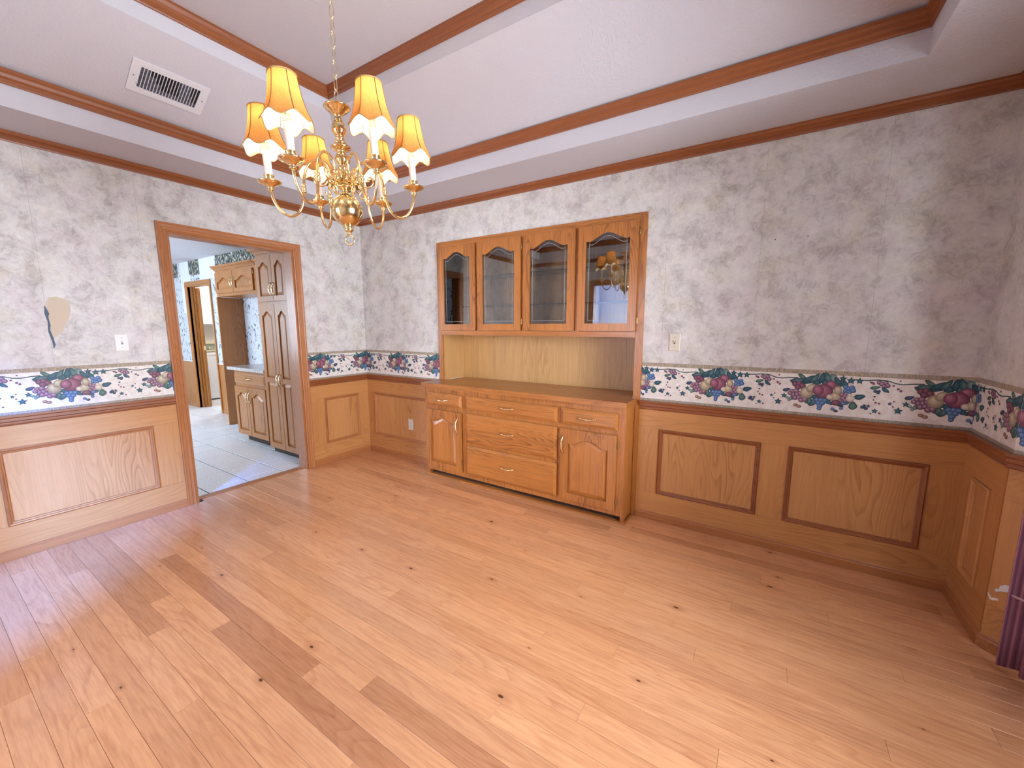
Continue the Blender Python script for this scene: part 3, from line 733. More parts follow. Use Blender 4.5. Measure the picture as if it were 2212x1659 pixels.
HINGE = hinge_mesh()
def pull(par, x, y, z, vert=False):
    o = ORG[par.name]
    return linked('handle', PULL, par, (x-o[0], y-o[1], z-o[2]), (0, PI/2, 0) if vert else None)
def hinge(par, x, y, z):
    o = ORG[par.name]; return linked('hinge', HINGE, par, (x-o[0], y-o[1], z-o[2]))

# ---- cathedral doors facing -y
def arch(x0, x1, zs, h, n=30, sh=0.18):
    """curve from (x0,zs) shoulders up to zs+h in the middle"""
    pts = []
    for k in range(n+1):
        t = k/n; x = x0 + (x1-x0)*t; u = abs(2*t-1)
        f = 0.0 if u > 1-sh else (0.5*(1+math.cos(PI*u/(1-sh))))**0.85
        dip = -0.08*math.exp(-((u-(1-sh))/0.07)**2)
        pts.append((x, zs + h*(f+dip)))
    return pts
def cathedral(par, x0, x1, z0, z1, yb, yf, mp, stile=0.058, rail=0.055, zs=None, h=0.045, glass_pane=False, mid=None, name='door', topfrom=None):
    """one door: frame (stiles, rails with arch) as the part, panel/pane below it as sub-part"""
    a, b = x0+stile, x1-stile
    if zs is None: zs = z1-rail-h-0.012
    fm = MB()
    fm.box(x0, a, yf, yb, z0, z1); fm.box(b, x1, yf, yb, z0, z1); fm.box(a, b, yf, yb, z0, z0+rail)
    ar = arch(a, b, zs, h)
    n = len(ar)
    for k in range(n-1):
        (xa, za), (xb, zb) = ar[k], ar[k+1]
        fm.quad((xa, yf, za), (xb, yf, zb), (xb, yf, z1), (xa, yf, z1))
        fm.quad((xa, yb, za), (xb, yb, zb), (xb, yf, zb), (xa, yf, za))
        fm.quad((xb, yb, zb), (xa, yb, za), (xa, yb, z1), (xb, yb, z1))
    fm.quad((a, yf, z1), (b, yf, z1), (b, yb, z1), (a, yb, z1))
    if mid: fm.box(a, b, yf, yb, mid[0], mid[1])
    dr = fm.build(name, M_[mp+'z'], par)
    def panel(zlo, top, nm='panel'):
        out = [(a, zlo), (b, zlo)] + [(x, z) for x, z in reversed(top)]
        cx = (a+b)/2; w = 0.030
        zi = zlo + w
        tin = [(cx + (x-cx)*(1-2*w/(b-a)), z-w) for x, z in top]
        inn = [(a+w, zi), (b-w, zi)] + list(reversed(tin))
        m = MB(); k = len(out)
        m.v += [(x, yf+0.015, z) for x, z in out] + [(x, yf+0.004, z) for x, z in inn]
        for t in range(k):
            q = (t+1) % k; m.f.append((t, q, k+q, k+t)); m.sm.append(0)
        m.f.append(tuple(range(k, 2*k))); m.sm.append(0)
        m.build(nm, M_[mp+'z'], dr)
    if glass_pane:
        MB().box(a-0.004, b+0.004, yf+0.010, yf+0.013, z0+rail-0.004, zs+h+0.008).build('glass_pane', M_['glass'], dr)
        # etched border lines on the pane
        m = MB(); yy0, yy1 = yf+0.0090, yf+0.0097; i = 0.022
        m.box(a+i, a+i+0.0022, yy0, yy1, z0+rail+i, zs-0.01); m.box(b-i-0.0022, b-i, yy0, yy1, z0+rail+i, zs-0.01); m.box(a+i, b-i, yy0, yy1, z0+rail+i, z0+rail+i+0.0022)
        ar2 = arch(a+i, b-i, zs-0.022, h)
        for (xa, za), (xb, zb) in zip(ar2, ar2[1:]):
            m.quad((xa, yy0, za), (xb, yy0, zb), (xb, yy0, zb+0.0024), (xa, yy0, za+0.0024))
        m.build('etched_line', M_['etch'], dr)
    else:
        if mid:
            panel(z0+rail, [(a, mid[0]), (b, mid[0])]); panel(mid[1], ar)
        else: panel(z0+rail, ar)
    return dr

# ================================================================== HUTCH WALL UNIT
# --- base cabinet
sb_ = empty('sideboard_cabinet', (2.0, -0.1, 0), 'honey oak sideboard base with five drawers and two arched doors below the hutch', 'cabinet')
m = MB(); m.box(1.075, 2.925, -0.19, -0.0095, 0.060, 0.833); m.box(2.905, 2.925, -0.19, -0.0095, 0.016, 0.060); m.box(1.075, 1.095, -0.19, -0.0095, 0.016, 0.060)
m.build('body', M_['hut_z'], sb_)
m = MB(); yf0, yf1 = -0.206, -0.19
for a, b in ((1.075, 1.112), (1.512, 1.566), (2.416, 2.462), (2.868, 2.925)): m.box(a, b, yf0, yf1, 0.060, 0.833)
for a, b in ((1.112, 1.512), (1.566, 2.416), (2.462, 2.868)):
    m.box(a, b, yf0, yf1, 0.780, 0.833); m.box(a, b, yf0, yf1, 0.060, 0.104); m.box(a, b, yf0, yf1, 0.632, 0.678)
m.box(1.566, 2.416, yf0, yf1, 0.350, 0.392)
m.build('face_frame', M_['hut_z'], sb_)
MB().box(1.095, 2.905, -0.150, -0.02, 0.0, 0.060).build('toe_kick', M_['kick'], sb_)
m = MB(); m.box(1.07, 2.945, -0.196, -0.150, 0.0005, 0.014); m.box(2.93, 2.945, -0.150, -0.018, 0.0005, 0.014); m.build('floor_shoe', M_['hut_x'], sb_)
for x0, x1, z0, z1 in ((1.107, 1.518, .672, .787), (1.558, 2.423, .671, .787), (2.453, 2.877, .670, .787), (1.560, 2.423, .387, .637), (1.560, 2.423, .101, .357)):
    d = MB().raised(x0, x1, z0, z1, -0.212, -0.231, 0.022, 0.011).box(x0+.012, x1-.012, -0.212, yf0, z0+.012, z1-.012).build('drawer', M_['hut_x'], sb_)
    pull(d, (x0+x1)/2 - (0.008), -0.231, (z0+z1)/2 + (0.004 if z1-z0 < .2 else 0.008))
dl = cathedral(sb_, 1.100, 1.510, .099, .637, -0.212, -0.231, 'hut_', h=0.042)
pull(dl, 1.478, -0.231, 0.52, True); 
dr_ = cathedral(sb_, 2.455, 2.873, .099, .637, -0.212, -0.231, 'hut_', h=0.042)
pull(dr_, 2.480, -0.231, 0.52, True)
for z in (0.57, 0.165): hinge(dr_, 2.879, -0.214, z); hinge(dl, 1.095, -0.214, z)
# --- worktop
m = MB()
m.box(1.060, 2.938, -0.242, -0.0285, 0.834, 0.872); m.box(1.128, 2.908, -0.0285, 0.285, 0.834, 0.872)
n0 = len(m.v)
wt = m.build('worktop', M_['hut_x'], None, (2.0, -0.1, 0.834)); tag(wt, 'polished oak worktop running along the top of the sideboard', 'worktop')
# --- upper hutch
hu = empty('china_hutch', (2.02, 0.1, 0.875), 'built-in oak china hutch with four arched glass doors above an open niche', 'hutch')
FY = -0.012     # face frame front
m = MB(); m.box(HX0, 1.127, FY, 0.006, 0.873, HZ); m.build('face_stile', M_['hut_z'], hu)
m = MB(); m.box(2.909, HX1, FY, 0.006, 0.873, HZ); m.box(2.928, HX1, FY, 0.0, 0.001, 0.873); m.build('face_stile', M_['hut_z'], hu)
for a, b in ((1.526, 1.560), (1.981, 2.021), (2.446, 2.487)): MB().box(a, b, FY, 0.006, 1.336, 2.066).build('face_stile', M_['hut_z'], hu)
MB().box(1.127, 2.909, FY, 0.006, 2.066, HZ).build('face_rail', M_['hut_x'], hu)
MB().box(1.127, 2.909, FY-0.006, 0.006, 1.296, 1.336).build('face_rail', M_['hut_x'], hu)
MB().box(1.112, 2.925, 0.288, 0.30, 0.80, 2.11).build('back_panel', M_['hut_dark'], hu)
MB().box(1.112, 1.127, 0.006, 0.288, 0.873, 2.11).build('side_panel', M_['hut_dark'], hu)
MB().box(2.909, 2.925, 0.006, 0.288, 0.873, 2.11).build('side_panel', M_['hut_dark'], hu)
MB().box(1.127, 2.909, 0.006, 0.288, 1.306, 1.334).build('bottom_board', M_['hut_x'], hu)
MB().box(1.127, 2.909, 0.006, 0.288, 2.09, 2.11).build('top_board', M_['hut_x'], hu)
for z in (1.545, 1.80): MB().box(1.129, 2.907, 0.035, 0.286, z, z+0.006).build('glass_shelf', M_['shelf_glass'], hu)
hd = []
for x0, x1 in ((1.121, 1.530), (1.556, 1.986), (2.016, 2.451), (2.482, 2.911)):
    hd.append(cathedral(hu, x0, x1, 1.338, 2.073, FY-0.005, FY-0.024, 'hut_', stile=0.056, rail=0.054, zs=1.968, h=0.048, glass_pane=True))
for d, x in ((hd[0], 1.116), (hd[1], 1.991), (hd[2], 2.011), (hd[3], 2.917)):
    for z in (1.41, 2.00): hinge(d, x, FY-0.006, z)

# ================================================================== CHANDELIER
CA = (2.2605, -1.8047)            # hanging point
root = empty('chandelier', (CA[0], CA[1], Z3), 'polished brass six-arm chandelier with lit tan bell shades', 'chandelier')
th = math.radians(35); TILT = Matrix.Rotation(math.radians(2.6), 4, Vector((math.sin(th), -math.cos(th), 0)))
PIV = 2.190
TM = Matrix.Translation((0, 0, PIV-Z3)) @ TILT
def chpart(name, mb, mat, parent=root, mat4=None):
    o = bpy.data.objects.new(name, mb.mesh(name, mat)); COL.objects.link(o); o.parent = parent
    if mat4 is not None: o.matrix_local = mat4
    ORG[o.name] = (0, 0, 0)
    return o
Zl = lambda z: z - PIV
chpart('ceiling_canopy', MB().lathe([(0.0001, -0.045), (0.008, -0.045), (0.012, -0.035), (0.03, -0.022), (0.055, -0.010), (0.062, -0.004), (0.062, 0.0)], 28), M_['brass'])
lk = [(0.0085*math.cos(a), 0, 0.027*math.sin(a)) for a in [2*PI*k/14 for k in range(14)]]
link_mesh = MB().tube(lk, 0.0017, 6, closed=True).mesh('chain_link', M_['brass_pale'])
z = PIV + 0.030; k = 0
while z < Z3 - 0.05:
    linked('chain_link', link_mesh, root, (0, 0, z-Z3), (0, 0, 0.35 + (k % 2)*PI/2)); z += 0.0490; k += 1
def col(name, prof, seg=28): return chpart(name, MB().lathe([(r, Zl(zz)) for r, zz in prof], seg), M_['brass'], root, TM)
col('top_plate', [(.0001, 2.196), (.006, 2.196), (.010, 2.191), (.030, 2.189), (.046, 2.191), (.048, 2.187), (.044, 2.183), (.038, 2.181), (.036, 2.176), (.028, 2.174), (.026, 2.168), (.018, 2.164), (.013, 2.156), (.011, 2.148), (.014, 2.145), (.014, 2.142), (.010, 2.140)])
col('column', [(.010, 2.141), (.018, 2.137), (.025, 2.126), (.0275, 2.112), (.025, 2.098), (.016, 2.086), (.012, 2.082), (.017, 2.079), (.017, 2.075), (.011, 2.071), (.012, 2.066), (.021, 2.064), (.023, 2.060), (.016, 2.055), (.011, 2.051), (.020, 2.049), (.035, 2.049), (.037, 2.045), (.033, 2.041), (.022, 2.036), (.014, 2.030), (.016, 2.024), (.0235, 2.016), (.026, 2.006), (.022, 1.992), (.014, 1.982), (.012, 1.977), (.018, 1.973), (.018, 1.968), (.013, 1.964), (.020, 1.958), (.020, 1.952), (.014, 1.948), (.014, 1.915), (.022, 1.910), (.030, 1.905), (.030, 1.899), (.018, 1.893), (.011, 1.888), (.013, 1.882), (.019, 1.879), (.020, 1.874)])
bp = [(max(.0001, .0585*math.sin(PI*k/22)), 1.817 - .0585*math.cos(PI*k/22)) for k in range(22, -1, -1)]
col('ball', bp, 36)
col('finial', [(.012, 1.766), (.020, 1.761), (.021, 1.757), (.014, 1.753), (.016, 1.748), (.018, 1.744), (.011, 1.737), (.007, 1.732), (.008, 1.728), (.0001, 1.724)])
hexr = [(0.0175*math.cos(PI/3*k/2), 0, Zl(1.707)+0.0195*math.sin(PI/3*k/2)) for k in range(12)]
chpart('pull_ring', MB().tube(hexr, 0.0027, 8, closed=True), M_['brass'], root, TM @ Matrix.Rotation(0.55, 4, 'Z'))
# one arm, then copies
path = [(.043, 1.925), (.044, 1.950), (.052, 1.977), (.068, 1.993), (.088, 1.998), (.110, 1.990), (.128, 1.970), (.139, 1.940), (.145, 1.905), (.149, 1.870), (.155, 1.838), (.168, 1.811), (.188, 1.795), (.208, 1.794), (.229, 1.806), (.246, 1.830), (.256, 1.858), (.260, 1.884)]
def smooth(pts, n=4):
    out = []
    P = [pts[0]] + pts + [pts[-1]]
    for i in range(1, len(P)-2):
        for k in range(n):
            t = k/n; q = []
            for d in range(len(pts[0])):
                a, b, c, e = P[i-1][d], P[i][d], P[i+1][d], P[i+2][d]
                q.append(0.5*(2*b+(c-a)*t+(2*a-5*b+4*c-e)*t*t+(3*b-a-3*c+e)*t**3))
            out.append(tuple(q))
    out.append(pts[-1]); return out
sp = smooth(path, 3)
armm = MB().tube([(r, 0, Zl(zz)) for r, zz in sp], 0.0052, 10)
armm.lathe([(.004, -.022), (.010, -.020), (.014, -.012), (.015, -.004), (.011, .004), (.008, .008), (.012, .012), (.012, .016), (.006, .020)], 14, (0.043, 0, Zl(1.932)))      # urn at the hub
armm.tube([(0.012, 0, Zl(1.930)), (0.036, 0, Zl(1.930))], 0.006, 8)
armm.lathe([(.005, -.016), (.009, -.013), (.009, -.009), (.006, -.006), (.010, -.003), (.010, .003), (.006, .006), (.009, .009), (.009, .013), (.005, .016)], 12, (0.1465, 0, Zl(1.893)))     # knuckle
sc = smooth([(.058, 1.925), (.072, 1.908), (.090, 1.906), (.104, 1.918), (.106, 1.934), (.096, 1.942), (.088, 1.934), (.092, 1.926)], 4)
armm.tube([(r, 0, Zl(zz)) for r, zz in sc], 0.0032, 6)
sc = smooth([(.052, 1.915), (.058, 1.893), (.050, 1.874), (.060, 1.862), (.070, 1.872), (.066, 1.886)], 4)
armm.tube([(r, 0.004, Zl(zz)) for r, zz in sc], 0.003, 6)
armm.sphere((.070, 0.004, Zl(1.872)), .0048, 8, 6)
pan = MB().lathe([(.0001, 1.880), (.009, 1.881), (.012, 1.886), (.009, 1.890), (.013, 1.894), (.017, 1.899), (.030, 1.904), (.040, 1.909), (.0415, 1.913), (.039, 1.914), (.028, 1.910), (.018, 1.910), (.0155, 1.914), (.0155, 1.930), (.018, 1.932), (.018, 1.936), (.013, 1.937), (.0001, 1.937)], 24, (0.26, 0, -PIV))
cand = MB().lathe([(.0132, 1.936), (.0132, 2.022), (.0125, 2.024), (.0001, 2.024)], 18, (0.26, 0, -PIV))
sock = MB().lathe([(.0120, 2.022), (.0135, 2.023), (.0135, 2.026), (.0118, 2.027), (.0118, 2.046), (.0135, 2.047), (.0001, 2.049)], 14, (0.26, 0, -PIV))
for q in range(8):
    a = 2*PI*q/8; sock.tube([(0.26+.0118*math.cos(a), .0118*math.sin(a), Zl(2.027)), (0.26+.0118*math.cos(a), .0118*math.sin(a), Zl(2.046))], 0.0016, 5)
bulb = MB().lathe([(.006, 2.048), (.010, 2.054), (.0145, 2.068), (.0150, 2.078), (.012, 2.092), (.006, 2.106), (.0001, 2.114)], 14, (0.26, 0, -PIV))
def shade_r(t): # 0 top .. 1 bottom
    return 0.0415 + 0.016*t + 0.0155*t**3.5
NS = 6; SEG = 60; RW = 14
sh = MB(); top, bot = 2.163, 2.026
def shade_pt(t, a):
    wob = math.cos(NS*a)          # +1 on a seam
    zb = bot + 0.011*wob - 0.002
    zz = top + (zb-top)*t
    r = shade_r(t)*(1 - 0.018*(1-wob)*0.5*(1-t*0.4)) + 0.004*t**5*(1-wob)
    return (0.26 + r*math.cos(a), r*math.sin(a), Zl(zz))
for i in range(RW+1):
    for k in range(SEG): sh.v.append(shade_pt(i/RW, 2*PI*k/SEG))
for i in range(RW):
    for k in range(SEG):
        j = (k+1) % SEG; sh.f.append((i*SEG+k, (i+1)*SEG+k, (i+1)*SEG+j, i*SEG+j)); sh.sm.append(1)
trimm = MB()
trimm.tube([shade_pt(0, 2*PI*k/36) for k in range(36)], 0.0028, 6, closed=True)
trim2 = MB().tube([shade_pt(1, 2*PI*k/72) for k in range(72)], 0.0016, 5, closed=True)
seam = MB()
for s in range(NS):
    a = 2*PI*s/NS
    seam.tube([tuple(Vector(shade_pt(t/8, a)) + Vector((math.cos(a), math.sin(a), 0))*0.0004) for t in range(9)], 0.0013, 5)
def child(o, mb, nm, mt):
    c = bpy.data.objects.new(nm, mb.mesh(nm, M_[mt])); COL.objects.link(c); c.parent = o; return c
PH0 = math.radians(227.3)
lampd = bpy.data.lights.new('chandelier_bulb_light', 'POINT'); lampd.energy = 0.8; lampd.color = (1.0, 0.80, 0.58); lampd.shadow_soft_size = 0.016
arm0 = chpart('arm', armm, M_['brass'], root, TM @ Matrix.Rotation(PH0, 4, 'Z'))
kids = [child(arm0, pan, 'drip_pan', 'brass'), child(arm0, cand, 'candle_sleeve', 'candle'), child(arm0, sock, 'lamp_socket', 'brass_pale'), child(arm0, bulb, 'bulb', 'bulb'),
        child(arm0, sh, 'lamp_shade', 'shade'), child(arm0, trimm, 'shade_braid', 'braid'), child(arm0, trim2, 'shade_braid', 'braid'), child(arm0, seam, 'shade_seam', 'seamc')]
arms = [arm0]
for q in range(1, 6):
    o = arm0.copy(); COL.objects.link(o); o.parent = root; o.matrix_local = TM @ Matrix.Rotation(PH0 + q*PI/3, 4, 'Z'); arms.append(o)
    for kd in kids:
        c = kd.copy(); COL.objects.link(c); c.parent = o
for q in range(6):
    mm = Matrix.Translation((CA[0], CA[1], Z3)) @ TM @ Matrix.Rotation(PH0 + q*PI/3, 4, 'Z')
    lo = bpy.data.objects.new('chandelier_bulb_light', lampd); COL.objects.link(lo); lo.location = mm @ Vector((0.26, 0, Zl(2.126)))

# ================================================================== AIR VENT on the sloped ceiling
sl = math.atan2(Z2-Z1, R2[0]-R1[0]); cs, sn = math.cos(sl), math.sin(sl)
vent = bpy.data.objects.new('air_vent', None); COL.objects.link(vent); ORG[vent.name] = (0, 0, 0)
tag(vent, 'white louvred air vent set in the sloped ceiling above the doorway', 'vent')
vent.empty_display_size = 0.05
vx = 0.628; vz = Z1 + (vx-R1[0])*math.tan(sl)
Mv = Matrix(((0, cs, sn), (1, 0, 0), (0, sn, -cs))).to_4x4(); Mv.translation = Vector((vx, -1.750, vz)) + Vector((sn, 0, -cs))*0.0005
vent.matrix_world = Mv
VL, VW, il, iw = 0.178, 0.101, 0.137, 0.066
m = MB()
def vframe(m, z0, z1):
    for a, b, c, d in ((-VL, -il, -VW, VW), (il, VL, -VW, VW), (-il, il, -VW, -iw), (-il, il, iw, VW)): m.box(a, b, c, d, z0, z1)
vframe(m, 0, 0.007); m.build('frame', M_['vent'], vent)
MB().box(-il, il, -iw, iw, 0.0, 0.0008).build('dark_duct_plate', M_['dark'], vent)  # flat dark plate painted for the shade in the duct, no real recess
for k in range(4):
    yy = -iw + (2*iw)*(k+0.5)/4
    spans = {0: [(-il, il)], 1: [(-il, -0.04), (0.05, il-0.03)], 2: [(-il, -0.065), (0.045, 0.10)], 3: [(-il, -0.09), (0.045, 0.10)]}[k]
    for a, b in spans: MB().box(a, b, yy-0.017, yy+0.012, 0.001, 0.0022).build('damper_blade', M_['galv'], vent)
for k in range(18):
    xx = -il + (2*il)*(k+1)/19
    m = MB(); m.box(xx-0.0016, xx+0.0016, -iw, iw, 0.0024, 0.0062); m.build('slat', M_['vent'], vent)
m = MB(); m.tube([(-il-0.004, -0.038, 0.006), (-il-0.004, -0.038, 0.014), (-il-0.004, -0.026, 0.016)], 0.003, 8); m.build('lever', M_['vent'], vent)
for s in (-1, 1):
    MB().lathe([(.0035, 0.007), (.003, 0.0085), (.0001, 0.009)], 10, (s*(VL-0.018), 0, 0)).build('screw', M_['galv'], vent)

# ================================================================== SWITCHES AND OUTLET
def plate(name, fr, u, z, mat, label, cat, kind):
    p = fr(u, 0, z); e = empty(name, p, label, cat)
    w, h = 0.035, 0.057
    m = MB(); n = 0
    for (iw_, d) in ((0, 0.0006), (0.0, 0.003), (0.004, 0.006)):
        for a, b in ((-1, -1), (1, -1), (1, 1), (-1, 1)): m.v.append(fr(u+a*(w-iw_), d, z+b*(h-iw_)))
    for r in range(2):
        for k in range(4): m.f.append((r*4+k, r*4+(k+1) % 4, r*4+4+(k+1) % 4, r*4+4+k)); m.sm.append(0)
    m.f.append((8, 9, 10, 11)); m.sm.append(0)
    m.build('face_plate', mat, e)
    if kind == 's':
        m = MB(); fbox(m, fr, u-0.005, u+0.005, 0.006, 0.0068, z-0.012, z+0.012); m.build('switch_slot', M_['galv'], e)
        m = MB(); n = 0
        for (hh, d, zz) in ((0.0042, 0.0066, -0.002), (0.0042, 0.0066, 0.008), (0.0036, 0.016, 0.013), (0.0036, 0.016, 0.006)):
            m.v += [fr(u-hh, d, z+zz), fr(u+hh, d, z+zz)]
        m.f = [(0,1,3,2),(2,3,5,4),(4,5,7,6),(6,7,1,0),(0,2,4,6),(1,7,5,3)]; m.sm = [0]*6
        m.build('toggle', mat, e)
        for s in (-1, 1): fbox(MB(), fr, u-0.0022, u+0.0022, 0.006, 0.0068, z+s*0.030-0.0022, z+s*0.030+0.0022).build('screw', M_['galv'], e)
    else:
        for s in (-1, 1):
            o = fbox(MB(), fr, u-0.015, u+0.015, 0.006, 0.0085, z+s*0.020-0.013, z+s*0.020+0.013).build('receptacle', M_['white'], e)
            for t in (-1, 1): fbox(MB(), fr, u+t*0.006-0.001, u+t*0.006+0.001, 0.0085, 0.0089, z+s*0.020-0.003, z+s*0.020+0.006).build('slot', M_['dark'], o)
        fbox(MB(), fr, u-0.0022, u+0.0022, 0.006, 0.0068, z-0.0022, z+0.0022).build('screw', M_['galv'], e)
plate('light_switch', fr_left, -1.956, 1.264, M_['ivory'], 'ivory light switch on the wall left of the kitchen doorway', 'switch', 's')
plate('light_switch', fr_back, 3.167, 1.267, M_['almond'], 'almond light switch on the wall right of the hutch', 'switch', 's')
plate('wall_outlet', lambda u, d, z: fr_back(u, d+0.004, z), 0.663, 0.378, M_['ivory'], 'ivory duplex outlet in the wainscot left of the sideboard', 'outlet', 'o')

# ================================================================== DRAPE at the bay
du, dv = Vector((math.sin(math.radians(27)), -math.cos(math.radians(27)))), Vector((-math.cos(math.radians(27)), -math.sin(math.radians(27))))
m = MB(); NX, NZ = 90, 14; Lc = 0.52; P0 = Vector((4.575, -0.556))
for j in range(NZ+1):
    zz = 0.028 + (2.20-0.028)*j/NZ
    for i in range(NX+1):
        t = i/NX; q = P0 + du*(t*Lc) + dv*(0.022*math.sin(t*2*PI*7.5) + 0.006*math.sin(t*31+zz*1.3))
        m.v.append((q.x, q.y, zz + 0.012*math.sin(t*9)*(1-j/NZ)))
for j in range(NZ):
    for i in range(NX):
        a = j*(NX+1)+i; m.f.append((a, a+1, a+NX+2, a+NX+1)); m.sm.append(1)
dr0 = empty('curtain', (4.70, -0.78, 0.0), 'floor-length purple striped drape hanging at the bay on the right edge', 'curtain')
cl = m.build('drape_panel', M_['drape'], dr0)
sm_ = cl.modifiers.new('thickness', 'SOLIDIFY'); sm_.thickness = 0.003
cd = MB(); cd.tube([tuple(list(P0 + du*(t*Lc/16) + dv*(0.027 + 0.004*math.sin(t*1.7))) + [0.335 + 0.010*math.sin(t*0.8)]) for t in range(1, 17)], 0.0045, 6); cd.build('tie_cord', M_['cord'], dr0)
rd = MB(); rd.tube([tuple(list(P0 + du*t) + [2.215]) for t in (-0.06, Lc+0.02)], 0.014, 10)
a_ = P0 + du*0.02; rd.tube([(a_.x, a_.y, 2.215), (a_.x+0.10, a_.y+0.02, 2.215)], 0.006, 6)
rd.build('curtain_rod', M_['brass_dull'], dr0)
# bare plaster chips where the paper tore beside the drape
chip([(0.020, 0.278), (0.024, 0.286), (0.030, 0.284), (0.034, 0.305), (0.048, 0.317), (0.062, 0.318), (0.060, 0.292), (0.047, 0.286), (0.038, 0.282), (0.030, 0.276), (0.025, 0.270)], 'plaster_chip')
chip([(0.001, 0.254), (0.006, 0.246), (0.013, 0.236), (0.020, 0.240), (0.033, 0.245), (0.035, 0.238), (0.018, 0.228), (0.011, 0.230), (0.004, 0.242)], 'plaster_chip')

# ---- bay window (behind the camera, seen in the brass ball and lighting the room)
win = empty('window_1', (BX+0.05, -1.8, 0.72), 'white paned bay window mirrored in the chandelier ball', 'window', kind='structure')
m = MB(); wy0, wy1, wz0, wz1 = -2.5, -1.11, 0.72, 2.12
for a, b, c_, d in ((wy0, wy0+.05, wz0, wz1), (wy1-.05, wy1, wz0, wz1), (wy0+.05, wy1-.05, wz0, wz0+.05), (wy0+.05, wy1-.05, wz1-.05, wz1), (wy0+.05, wy1-.05, 1.40, 1.44), (-1.825, -1.785, wz0+.05, wz1-.05)):
    m.box(BX+0.02, BX+0.07, a, b, c_, d)
m.build('window_frame', M_['white'], win)
for yy in (-2.27, -2.05, -1.57, -1.34): MB().box(BX+0.035, BX+0.052, yy-.008, yy+.008, wz0+.05, wz1-.05).build('muntin', M_['white'], win)
for zz in (0.98, 1.19, 1.65, 1.87): MB().box(BX+0.036, BX+0.050, wy0+.05, wy1-.05, zz-.008, zz+.008).build('muntin', M_['white'], win)
MB().box(BX+0.055, BX+0.058, wy0+.05, wy1-.05, wz0+.05, wz1-.05).build('window_pane', M_['wglass'], win)
MB().box(BX-0.04, BX+0.02, wy0-.03, wy1+.03, 0.70, 0.72).build('window_sill', M_['case_y'], win)
# sheer drape in the adjoining room's window
m = MB(); NX = 120
for j in range(2):
    for i in range(NX+1):
        t = i/NX; m.v.append((0.72 + 2.36*t, -7.35 + 0.035*math.sin(t*2*PI*24), 0.05 + 2.28*j))
for i in range(NX): m.f.append((i, i+1, NX+2+i, NX+1+i)); m.sm.append(1)
sd = empty('sheer_curtain', (1.9, -7.35, 0.0), 'white pleated sheer drape mirrored in the rightmost hutch door', 'curtain')
sc_ = m.build('drape_panel', M_['sheer'], sd); q_ = sc_.modifiers.new('thickness', 'SOLIDIFY'); q_.thickness = 0.002
rd = MB(); rd.tube([(0.5, -7.35, 2.345), (3.3, -7.35, 2.345)], 0.014, 8); rd.box(0.5, 0.52, -7.6, -7.35, 2.335, 2.355); rd.box(3.28, 3.3, -7.6, -7.35, 2.335, 2.355); rd.build('curtain_rod', M_['brass_dull'], sd)

# ================================================================== KITCHEN
KZ = 2.42
mb = MB(); mb.box(-5.80, -4.47, 0, 0.10, -0.03, KZ); mb.box(-3.65, -0.125, 0, 0.10, -0.03, KZ); mb.box(-4.47, -3.65, 0, 0.10, 2.035, KZ)
wall_k = struct(mb, 'wall_kitchen_back', M_['kpaper'], 'blue-grey floral papered kitchen wall behind the oak cabinets', 'wall')
mb = MB(); mb.box(-5.9, -5.8, -3.0, 1.7, -0.03, KZ); struct(mb, 'wall_kitchen_end', M_['beige'], 'pale end wall of the kitchen and laundry', 'wall')
mb = MB(); mb.box(-5.9, -0.125, -3.1, -3.0, -0.03, 0.8); mb.box(-5.9, -0.125, -3.1, -3.0, 2.2, KZ); mb.box(-5.9, -4.55, -3.1, -3.0, 0.8, 2.2); mb.box(-2.05, -0.125, -3.1, -3.0, 0.8, 2.2)
struct(mb, 'wall_kitchen_window', M_['kpaper'], 'papered kitchen wall with the daylight window', 'wall')
mb = MB(); mb.box(-5.9, -0.0, -3.1, 1.8, KZ, KZ+0.04); struct(mb, 'ceiling_kitchen', M_['ceil'], 'white kitchen ceiling seen through the doorway', 'ceiling')
mb = MB(); mb.box(-3.3, -3.2, 0.10, 1.7, -0.03, KZ); mb.box(-5.8, -3.2, 1.7, 1.8, -0.03, KZ); struct(mb, 'wall_laundry', M_['beige'], 'beige laundry walls beyond the far doorway', 'wall')
# primer patches, dark floral border, wainscot on the kitchen wall
def kbox(par, name, x0, x1, z0, z1, d, mat, d0=0.0): return MB().box(x0, x1, -d, -d0, z0, z1).build(name, mat, par)
kbox(wall_k, 'bare_primer_patch', -4.70, -3.40, 2.105, KZ, 0.0006, M_['kprimer'])
kbox(wall_k, 'bare_primer_patch', -4.70, -4.53, 1.60, 2.105, 0.0006, M_['kprimer'])
kbox(wall_k, 'floral_border', -5.79, -4.79, 2.19, KZ, 0.0010, M_['kborder'])
kbox(wall_k, 'floral_border', -4.345, -3.95, 2.19, KZ, 0.0012, M_['kborder'])
kbox(wall_k, 'floral_border', -3.37, -0.13, 2.19, KZ, 0.0012, M_['kborder'])
kbox(wall_k, 'floral_paper_scrap', -4.30, -3.97, 2.105, 2.19, 0.0010, M_['kpaper'])
for x0, x1 in ((-5.79, -4.532), (-3.588, -2.66)):
    kbox(wall_k, 'wainscot_sheet', x0, x1, 0.0, 0.785, 0.006, M_['kit_z'])
    kbox(wall_k, 'wainscot_cap', x0, x1, 0.785, 0.802, 0.010, M_['kprimer'])
    kbox(wall_k, 'wainscot_base', x0, x1, 0.001, 0.07, 0.012, M_['kit_x'], 0.006)
door3 = empty('door_3', (-4.06, 0, 0), 'cased oak doorway in the kitchen wall leading to the laundry', 'doorway', kind='structure')
casing_y(door3, 0.0, -4.47, -3.65, 2.035, -1, 'kit_')
MB().box(-4.486, -4.47, 0.0, 0.10, 0, 2.035).build('jamb', M_['kit_z'], door3); MB().box(-3.666, -3.65, 0.0, 0.10, 0, 2.035).build('jamb', M_['kit_z'], door3)
